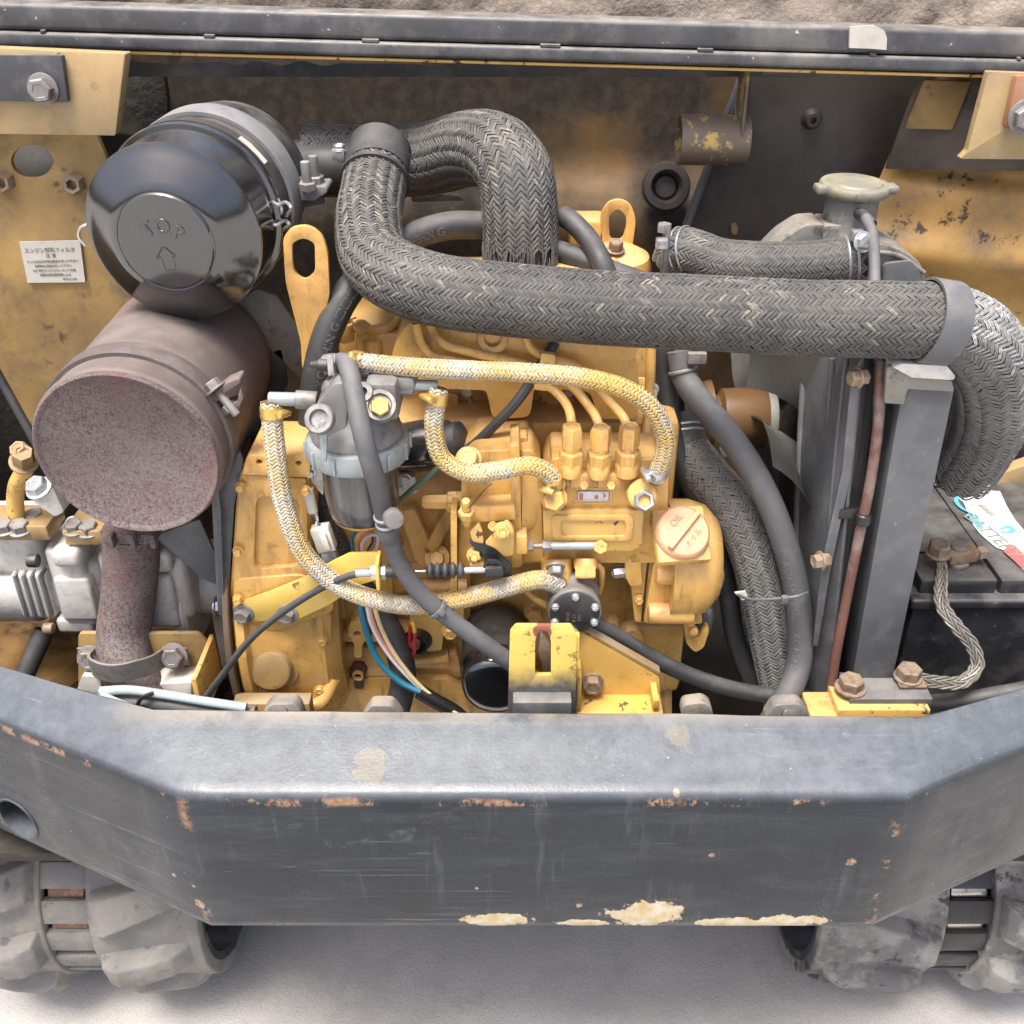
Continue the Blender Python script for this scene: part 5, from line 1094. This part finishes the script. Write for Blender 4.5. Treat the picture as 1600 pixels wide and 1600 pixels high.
p, T = pa2.pt(.02); part('wire_clamp', g_ring(p, T, r2, r2+.002, .004), bolt_m, t); part('clamp_lug', g_box(p+V((.012,-.012,.018)), .02, .008, .012, ZA, XA, .001), bolt_m, t)
plain('bypass_hose', 'thin black bypass hose running behind the grey braided hose', [(1030,540,1.05),(1042,620,1.04),(1052,690,1.02),(1085,770,1.0),(1120,850,.99),(1138,930,.985),(1150,1000,.98),(1180,1075,.96)], 16, rub)
plain('return_hose', 'slim black printed hose drooping right from the feed pump', [(925,975,.885),(960,992,.89),(1020,1028,.895),(1090,1060,.90),(1170,1082,.90),(1280,1092,.895),(1400,1100,.89),(1500,1094,.885),(1660,1066,.88)], 13, rub,
      ((.10,'10901',1),(.19,'10901',1),(.28,'10901',1),(.37,'10901',1),(.78,'10901',1)), size=.007, dx=-.5)
plain('breather_hose', 'short black elbow hose beside the right lifting eye', [(880,338,1.12),(893,346,1.11),(918,372,1.09),(940,410,1.06),(952,440,1.05)], 16.5, rub)
plain('breather_hose', 'dark rubber tube crossing under the elbow hose behind the long duct', [(860,388,1.11),(900,402,1.09),(950,422,1.07),(1000,440,1.06)], 17, rub)
dh, dpath, dr = plain('drain_hose', 'grey rubber hose bending over the fuel filter and down across the engine', [(522,572,.905),(538,566,.895),(548,588,.875),(556,630,.852),(572,700,.832),(590,760,.835),(603,815,.845),(622,875,.852),(655,925,.852),(700,965,.852),(760,1008,.852),(830,1058,.856),(905,1108,.86),(940,1140,.86)], 14.5, rubg)
for s in (.335, .352): 
    p, T = dpath.pt(s*dpath.L)
    part('wire_clamp', g_ring(p, T, dr, dr+.0016, .0035), zincp, dh)
p, T = dpath.pt(.37*dpath.L); part('joiner', g_cyl(p-T*.005, T, dr+.0012, .018, .002), rubg, dh); part('joiner_clamp', g_cyl(P(612,806,.835), (.3,-.9,.2), .0095, .014, .002), bolt_m, dh)
part('clip', join(g_ring(P(522,572,.9), V((1,0,.1)), .0095, .0115, .004), g_box(P(517,570,.885), .006, .006, .02, ZA, XA, .001)), zinc, dh)
part('clip_nose', g_lathe(P(512,571,.9), (-1,0,.05), [(.006,0),(.006,.008),(.004,.010),(.003,.016),(0,.017)], 16), satin, dh)
# fuel hoses
def fuel(label, pts, rpx, clamps, wear=None):
    t = thing('fuel_hose', label, 'hose', P(*pts[-1]), 'silver braided fuel hoses splashed with yellow paint'); pa = Path(pts, .004); m = pts[len(pts)//2]; r = rpx*mp(m[0], m[1], m[2])
    part('inner_hose', g_tube(pa, r-.0003, 20), BROWNM, t); braid('braid', pa, r, 14, .0037, br_fuel, t, h=.0007, ang=50)
    for (s, m_, a) in clamps: clamp(pa, s*pa.L, r+.0006, m_, t, screw_ang=a)
    return t, pa, r
fuel('yellow splashed braided fuel hose arching over the injector pipes', [(548,563,.905),(565,566,.90),(620,572,.895),(720,578,.89),(830,583,.88),(920,592,.875),(985,612,.872),(1024,645,.872),(1040,690,.875),(1028,738,.882),(1022,750,.885)], 14.5, ((.022, gold, .1),(.975, zinc, .9)))
fuel('long yellow splashed braided fuel hose looping below the filter to the feed pump', [(424,628,.895),(425,652,.892),(432,720,.885),(446,795,.88),(475,865,.875),(525,912,.87),(590,938,.868),(650,946,.868),(720,936,.868),(790,918,.87),(845,906,.875),(878,916,.880)], 14.5, ((.022, gold, -.9),))
fuel('short yellow splashed braided fuel hose curling into the injection pump', [(686,606,.893),(682,628,.89),(678,670,.885),(690,715,.88),(730,738,.877),(780,735,.875),(830,728,.875),(858,742,.88),(866,764,.885)], 14.0, ((.05, gold, .9),(.95, gold, .7)))
# zip ties
def tie(label, path, s, r, parent_mat=grey_p, tail=True):
    p, T = path.pt(s*path.L); t = thing('cable_tie', label, 'cable tie', p-ZA*.02)
    part('band', g_ring(p-T*.0025, T, r, r+.0014, .005), parent_mat, t); p, T, N, B = path.camframe(s*path.L)
    part('head', g_box(p+N*(r+.003), .008, .007, .005, N, T, .001), parent_mat, t)
    return t
tie('grey cable tie around the drain hose and fuel hose crossing', dpath, .565, dr+.0008)
zt = thing('cable_tie', 'grey cable tie binding the heater hose to the braided radiator hose', 'cable tie', P(1205, 945, .9))
part('band', g_tube([P(1150,928,.925), P(1175,937,.895), P(1210,936,.88), P(1245,932,.872), P(1262,926,.89)], .0018, 8), grey_p, zt)
part('head', g_box(P(1226,937,.868), .007, .009, .006, FR, XA, .001), grey_p, zt); part('tail', ppl([(1148,926),(1165,924),(1170,936),(1160,938)], .92, .002, bev=0), conn, zt)

# ================================================================== RADIATOR
rd = thing('radiator', 'dusty grey radiator with brass top tank and dark fan shroud', 'radiator', P(1330, 1090, 1.0))
part('core', g_box3(.372, .43, .93, 1.28, .62, 1.0, .002), soot, rd)
part('top_tank', ppl(rp([(1286,470),(1288,400,6),(1306,384,8),(1376,380,8),(1414,392,12),(1440,412,12),(1447,440,4),(1447,470)], 8), 1.105, .09, bev=.006, seg=3), bkt_g, rd)
part('neck_block', ppl(rp([(1284,400),(1288,352,8),(1368,352,8),(1374,400)], 5), 1.125, .05, bev=.005, seg=3), bkt_g, rd)
part('tank_seam', g_tube([P(1288,404,1.103), P(1330,396,1.102), P(1400,398,1.102), P(1444,426,1.102)], .0025, 8), bkt_g, rd)
part('tank_end', ppl(rp([(1380,412),(1424,406),(1438,424),(1440,455),(1378,455)], 8), 1.098, .02, bev=.004), grey_p, rd)
part('tank_saddle', ppl(rp([(1198,400),(1226,372),(1258,352),(1290,350),(1288,440),(1198,440)], 8), 1.13, .05, bev=.004), bkt_g, rd)
q = P(1328, 334, 1.15)
part('filler_neck', g_lathe(q-ZA*.006, ZA, [(.034,-.03),(.031,-.02),(.029,.0),(.029,.024),(.033,.026),(.033,.030),(0,.030)], 48), bkt_g, rd)
cpz = part('filler_cap', g_lathe(q+ZA*.024, V((.03,-.06,1)), [(0,.0),(.037,0),(.0385,.002),(.0385,.008),(.037,.010),(.030,.0105),(.028,.0125),(.0,.0135)], 60), capy, rd)
for sgn in (-1, 1): part('cap_ear', g_box(q+ZA*.029+V((sgn*.038,-.006,0)), .014, .022, .009, ZA, XA, .003), capy, cpz)
part('vent_nipple', g_tube([P(1342,334,1.118), P(1352,340,1.10), P(1362,352,1.085)], .0062, 14), satin, rd)
part('shroud_front', g_plate([P(1262,545,1.06), P(1345,560,.885), P(1290,1120,.885), P(1253,1120,.90), P(1250,1000,.935), P(1246,850,.975), P(1250,700,1.02)], (.004,.002,0), (), .001), grey_p, rd)
for a_, b_ in (((1300,560),(1275,1100)),((1322,560),(1286,960))):
    part('shroud_fold', g_tube([P(a_[0], a_[1], .955 if a_[0] < 1310 else .918), P((a_[0]+b_[0])/2-2, (a_[1]+b_[1])/2, .935 if a_[0] < 1310 else .905), P(b_[0], b_[1], .895)], .003, 8), grey_p, rd)
fe = [P(1345,560,.883), P(1344,590,.883), P(1330,740,.883), P(1296,900,.883), P(1278,1010,.883), P(1270,1010,.883), P(1284,880,.883), P(1316,735,.883), P(1330,590,.883)]
part('shroud_flange', g_plate(fe, (.001,.006,0), (), .0008), grey_p, rd)
part('shroud_lip', g_tube([P(1258,545,1.06), P(1250,700,1.02), P(1245,850,.975), P(1249,1000,.935), P(1253,1120,.90)], .004, 10), grey_p, rd)
for (x, y) in ((1341,590),(1283,876)):
    q = P(x, y, .88); part('shroud_bolt', join(g_bolt(q, (-1,-.25,0), .008, .007), g_hex(q, (1,.25,0), .0075, .009)), rbolt, rd, sharp=25)
part('side_frame', ppl(rp([(1345,560),(1372,556),(1350,760),(1308,1010),(1306,1110),(1258,1112),(1262,1060),(1290,900),(1332,740)], 4), .905, .03, bev=.002), satin, rd)
ot = thing('overflow_tube', 'thin rust brown overflow tube running down beside the radiator post', 'pipe', P(1300, 1110, .88))
otp = Path([(1352,340,1.09),(1362,362,1.07),(1366,400,1.03),(1367,470,.98),(1374,560,.895),(1374,640,.885),(1362,740,.882),(1340,850,.88),(1318,960,.88),(1302,1050,.875),(1293,1125,.865)], .006)
part('tube', g_tube(otp, 8.2*mp(1340,800,.88), 16, s0=.30), copper, ot); part('rubber_sleeve', g_tube(otp, 9.0*mp(1340,800,.88), 18, s1=.34), rubg, ot)
p, T = otp.pt(.60*otp.L); part('clip', join(g_ring(p-T*.006, T, .0055, .0082, .012), g_box(p+V((-.014,.004,.004)), .02, .005, .012, ZA, XA, .001)), tape, ot)
# ------------------------------------------------------------------ radiator post
po = thing('radiator_post', 'tall flat grey steel post bolted to a yellow foot beside the battery', 'post', P(1380, 1110, .87))
part('upright', g_plate([P(1412,600,.875), P(1492,604,.875), P(1388,1092,.875), P(1326,1092,.875)], (0,.004,0), (), .0008), grey_p, po)
part('side_web', g_plate([P(1412,600,.876), P(1326,1092,.876), P(1326,1092,.876)+V((.002,.05,0)), P(1412,600,.876)+V((.002,.05,0))], (.003,0,0), (), .0006), grey_p, po)
part('cap_bracket', ppl(rp([(1386,575),(1410,568),(1488,596),(1490,612),(1418,608),(1412,632),(1382,630)], 3), .868, .006, bev=.001), bkt_g, po)
part('foot_plate', g_box3(P(1318,1085,.86).x, P(1445,1085,.86).x, .840, .885, P(1380,1097,.84).z-.012, P(1380,1097,.84).z+.004, .001), grey_p, po)
part('foot_block', g_box3(P(1308,1105,.835).x, P(1452,1105,.835).x, .830, .875, P(1380,1116,.83).z-.02, P(1380,1103,.83).z-.006, .001), yelc, po)
part('foot_lip', g_box3(P(1266,1110,.835).x, P(1312,1110,.835).x, .828, .87, P(1290,1118,.83).z-.012, P(1290,1113,.83).z-.006, .001), yelc, po)
zt_ = P(1380,1097,.84).z+.004
part('bolt', g_bolt(V((P(1329,1078,.855).x, .857, zt_)), ZA, .0135, .012, 1.25), rbolt, po, sharp=25)
part('bolt', g_bolt(V((P(1416,1062,.872).x, .870, zt_+.004)), ZA, .0135, .012, 1.15), rbolt, po, sharp=25)

# ================================================================== BATTERY
bt = thing('battery', 'black battery with torn white label and corroded terminal clamp', 'battery', V((.58, 1.08, .58)))
bz = P(1430, 930, .95).z
part('case', g_box3(.462, .76, .955, 1.22, .565, bz-.018, .006), battm, bt)
part('lid_rim', g_box3(.456, .766, .948, 1.228, bz-.020, bz-.006, .004, 3), battm, bt)
part('lid_tile', g_box3(.468, .556, .962, 1.02, bz-.008, bz+.012, .003), battm, bt); part('lid_tile', g_box3(.560, .76, .962, 1.22, bz-.008, bz+.012, .003), battm, bt)
part('lid_tile', g_box3(.468, .5585, 1.022, 1.22, bz-.008, bz+.013, .003), battm, bt)
zt2 = bz+.0135
lbp = [(1446,756),(1500,740),(1540,734),(1550,768),(1562,768),(1572,790),(1585,812),(1600,830),(1640,880),(1640,925),(1600,892),(1568,860),(1555,855),(1532,835),(1520,820),(1512,800),(1505,785),(1488,772),(1470,762)]
bl = part('torn_label', g_plate([PZ(x, y, zt2) for x, y in lbp], (0,0,.0008), (), 0), white, bt)
zl = zt2+.0012
def onb(pts, mat, name): return part(name, g_plate([PZ(x, y, zl) for x, y in pts], (0,0,.0003), (), 0), mat, bl)
onb([(1568,862),(1575,852),(1584,851),(1640,905),(1640,925),(1600,890)], redp, 'label_red')
def band(pts, wd, mat, name):
    pa = Path([PZ(x, y, zl+.0002) for x, y in pts], .003); bm = bmesh.new(); prev = None
    for i in range(pa.n):
        n = V(pa.T[i]).cross(ZA).normalized(); k = wd*(.35+.65*math.sin(math.pi*i/(pa.n-1))); c_ = V(pa.p[i]); cur = (bm.verts.new(c_+n*k), bm.verts.new(c_-n*k))
        if prev: bm.faces.new((prev[0], cur[0], cur[1], prev[1]))
        prev = cur
    return part(name, bm, mat, bl)
band([(1512,782),(1498,776),(1494,782),(1502,793),(1514,800),(1520,805)], .0028, cyan, 'label_swirl'); band([(1510,806),(1518,804),(1524,814),(1532,824),(1528,826)], .0055, cyan, 'label_swirl'); band([(1562,826),(1578,823),(1582,829),(1572,832),(1560,828)], .0032, cyan, 'label_swirl')
p0, p1 = PZ(1528,817,zl+.0004), PZ(1574,856,zl+.0004); e_ = (p1-p0).normalized(); f_ = ZA.cross(e_)
part('label_print', g_text('BATTERY', .025, planemap((p0+p1)/2, e_, f_), .0001, spacing=.95), ink, bl)
onb([(1514,786),(1545,784),(1560,796),(1582,818),(1578,822),(1535,816),(1522,800)], paper, 'barcode_sticker')
for k in range(8):
    a = (1527+k*2.6, 789+k*2.2); part('barcode_bar', g_plate([PZ(x, y, zl+.0006) for x, y in ((a[0],a[1]),(a[0]+1.2,a[1]+1),(a[0]+10,a[1]+.6),(a[0]+9,a[1]-.4))], (0,0,.0002), (), 0), ink, bl)
for k, s_ in enumerate(('12V 36AH', 'CCA 330', '46B24')):
    part('label_print', g_text(s_, .011, planemap(PZ(1506-k*6+4, 760+k*1.5, zl+.0004), e_, f_), .0001), ink, bl) if False else None
tm = thing('battery_terminal', 'corroded brass terminal clamp with bolt on the black battery', 'terminal', PZ(1490, 885, bz+.012))
q = PZ(1494, 882, bz+.012)
part('post', g_cyl(q, ZA, .0135, .006, .001), bolt_m, tm); part('clamp_body', g_box(q+V((.002,0,.014)), .038, .020, .017, ZA, (1,.25,0), .004), rbolt, tm)
part('post_tip', g_cyl(q+V((-.002,0,.020)), ZA, .0085, .005, .001), alud, tm); part('side_nut', g_hex(q+V((.021,.002,.014)), (1,.25,0), .0085, .011), rbolt, tm)
part('lug_bolt', g_bolt(q+V((-.026,-.004,.018)), (-.1,-.1,1), .0125, .012, 1.2), rbolt, tm, sharp=25)
gs = thing('ground_strap', 'flat woven grey ground strap curling from the battery terminal to the post foot', 'strap', P(1490, 1075, .87))
sq = q+V((-.026,-.006,.014))
gp = Path([sq+V((0,.004,.002)), sq+V((.000,-.012,-.002)), P(1472,945,.925), P(1496,980,.905), P(1520,1010,.895), P(1527,1040,.885), P(1505,1065,.875), P(1465,1066,.872), P(1432,1060,.870)], .003)
bm = bmesh.new(); S_ = 9
ws_ = [abs(math.sin(3.1*(i/gp.n))) for i in range(gp.n)]
for k in range(S_):
    for sg in (-1, 1):
        pts = []
        for i in range(0, gp.n, 1):
            T = V(gp.T[i]); c_ = CAM-V(gp.p[i]); N = (c_-T*c_.dot(T)).normalized(); B = T.cross(N); hw = .0068-.003*math.exp(-(i/gp.n/.12)**2)
            u = ((k/S_+sg*i/gp.n*2.0) % 1.0); tri = abs(2*u-1)*2-1
            pts.append(V(gp.p[i])+B*hw*tri+N*(.0014*math.sin(u*2*math.pi*3)+.0016*sg))
        bm = join(bm, g_tube(Path(pts, .004), .0013, 6))
part('woven_strands', bm, br_gry if False else paint('tinned_strand', (.19,.18,.155), .5, metal=.25, dirt=((BROWN, 60, .5, .7, .6),), bump=.3), gs, kind='stuff')
part('lug', g_box(V((P(1420,1062,.87).x, .868, zt_+.003)), .030, .026, .003, ZA, XA, .001), rbolt, gs)

# ================================================================== WIRES AND CABLE
cb = thing('cable_bracket', 'yellow sheet bracket bolted to the flywheel housing holding the throttle cable', 'bracket', P(480, 970, .9))
cpn = V((-.16,-.98,0)).normalized(); cp0 = P(380, 957, .9015)
cbm = paint('bracket_chipped_yellow', (.60,.42,.10), .42, dirt=(((.10,.045,.03), 34, .63, .66, .9), ((.40,.33,.18), 12, .5, .7, .4)), bump=.2)
cbp = [PN(x, y, cp0, cpn) for x, y in rp([(364,945,5),(420,925,4),(470,905,4),(522,876,6),(545,865,4),(588,864,6),(594,872,3),(594,905,4),(560,915,6),(515,945,6),(462,970,4),(372,972,6)], 4)]
part('sheet', g_plate(cbp, (.001,.004,0), (), .0008), cbm, cb)
part('turned_end', g_box3(P(592,885,.87).x-.001, P(592,885,.87).x+.003, .848, .875, P(592,908,.865).z, P(592,868,.865).z, .001), cbm, cb)
for (x, y) in ((381,958),(450,959)): part('bolt', g_bolt(PN(x, y, cp0, cpn), cpn, .0088, .008, 1.35), bolt_m, cb, sharp=25)
tcb = thing('throttle_cable', 'black throttle cable with silver ferrule and ribbed rubber bellows', 'cable', P(600, 900, .86))
part('sheath', g_tube(Path([(310,1105,.86),(345,1058,.865),(390,1000,.872),(440,958,.872),(500,920,.868),(545,900,.862),(562,896,.86)]), .0038, 12), rub, tcb)
a, b = P(556,895,.86), P(800,889,.862); dr_ = (b-a).normalized(); L = (b-a).length; at_ = lambda x: a+dr_*(L*(x-556)/(800-556))
def seg(x0, x1, r): return g_cyl(at_(x0), dr_, r, (at_(x1)-at_(x0)).length, .0006, 18)
part('ferrule', seg(556,580,.0046), zinc, tcb); part('nut', g_hex(at_(581), dr_, .0078, .005), zinc, tcb); part('nut', g_hex(at_(596), dr_, .0078, .005), zinc, tcb)
part('guide', seg(600,624,.0056), rub, tcb); part('inner_rod', seg(622,668,.0014), zinc, tcb)
bp = [(0,0)]
for k in range(5):
    for t in np.linspace(0, 1, 7)[:-1]: bp.append((.0036+.0052*math.sin(math.pi*t), (k+t)*(at_(676)-at_(664)).length))
Lb = (at_(676)-at_(664)).length*5; bp += [(.0036, Lb), (0, Lb)]
part('bellows', g_lathe(at_(666), dr_, bp, 24), rub, tcb, sharp=70); part('rod_end', seg(724,760,.0034), zinc, tcb); part('clevis', g_box(at_(772), .012, .014, .018, dr_, ZA, .0015), satin, tcb)
part('clevis_pin', g_tube([(757,888,.862),(764,876,.86),(778,878,.86),(790,886,.86)], .0022, 8), tape, tcb)
def cable(name, label, pts, r, mat, cat='wire', n=8): return part(name, g_tube(Path([P(*p) for p in pts], .004), r, n), mat, label=label, cat=cat)
cable('wire', 'blue wire curving down from the cable bracket', [(560,925,.90),(568,970,.895),(590,1030,.89),(625,1065,.885),(660,1082,.88)], .0036, wblue)
cable('wire', 'white wire beside the blue wire', [(570,925,.895),(580,975,.89),(605,1020,.888),(640,1060,.885),(668,1085,.88)], .0022, wwhite)
cable('wire', 'salmon red wire beside the white wire', [(574,925,.894),(585,975,.889),(610,1020,.887),(645,1060,.884),(670,1085,.88)], .0016, wred)
cable('wire', 'cream wire outermost of the loose bundle', [(580,930,.893),(595,980,.888),(622,1030,.885),(660,1075,.88),(700,1105,.875),(720,1120,.87)], .0024, wcream)
cable('taped_loom', 'black taped wiring loom at the end of the blue wire', [(655,1080,.882),(680,1095,.88),(710,1112,.878),(730,1130,.875)], .0085, tape, 'loom', 12)
cable('wire', 'loop of blue wire under the fuel filter bowl', [(552,862,.92),(550,842,.92),(560,828,.918),(575,826,.918),(584,840,.918),(575,862,.92)], .0022, wblue)
cable('wire', 'loop of salmon wire under the fuel filter bowl', [(560,862,.915),(560,848,.914),(570,835,.912),(583,832,.912),(586,848,.915),(572,868,.918)], .0016, wred)
cable('wire', 'loop of white wire under the fuel filter bowl', [(568,866,.912),(566,850,.911),(576,838,.91),(589,836,.91),(588,856,.913),(578,872,.915)], .0018, wwhite)
cable('wire', 'green and yellow striped earth wire slanting up from the filter bowl', [(606,800,.93),(640,768,.925),(672,742,.925),(690,726,.93)], .0030, wgreen)
cable('wire_sheath', 'black taped sensor lead slanting up behind the arching fuel hose', [(712,715,.945),(740,695,.94),(775,662,.935),(812,622,.935),(845,570,.955),(868,535,.965)], .0052, rub, 'cable')
wc = thing('wire_connector', 'white plastic multi-pin connector hanging beside the fuel filter', 'connector', P(505, 865, .91))
ax = (P(510,830,.905)-P(522,864,.905)).normalized()
part('housing', g_box(P(506,840,.905), .020, .014, .030, ax, XA, .002), conn, wc); part('latch', g_box(P(508,846,.896), .007, .006, .020, ax, XA, .001), conn, wc)
part('lower_housing', g_box(P(516,868,.905), .016, .012, .016, ax, XA, .002), zincp, wc)
part('upper_plug', g_cyl(P(489,800,.91), (.0-.1,0,1), .0055, .028, .001), conn, wc)
for k, m in enumerate((wblue, wred, wwhite)): part('lead', g_tube(Path([P(488+k*2,798,.91), P(494+k,812,.908), P(500-k*3,822,.905), P(500+k*3,832,.905)], .003), .0014, 8), m, wc)
part('upper_lead', g_tube(Path([P(488,760,.915), P(484,775,.912), P(487,785,.91)], .003), .002, 8), wwhite, wc)
gt = thing('grey_loom', 'grey taped cable lying along the counterweight lip with a cable tie', 'cable', P(300, 1110, .83))
part('sheath', g_tube(Path([(150,1094,.84),(220,1096,.835),(290,1104,.83),(350,1112,.828),(400,1114,.826)]), .008, 14), grey_p, gt)
part('tie', g_tube([P(212,1108,.825), P(222,1090,.822), P(240,1082,.826)], .0022, 8), tape, gt)
cable('tube', 'pale blue ridged tube lying over the grey cable', [(158,1080,.835),(200,1078,.832),(260,1086,.828),(320,1096,.824),(385,1106,.82)], .0052, wpale, 'tube', 10)
cable('tube', 'pale blue ridged tube end tucked under the grey cable', [(158,1086,.828),(180,1096,.824),(205,1106,.82)], .0045, wpale, 'tube', 10)
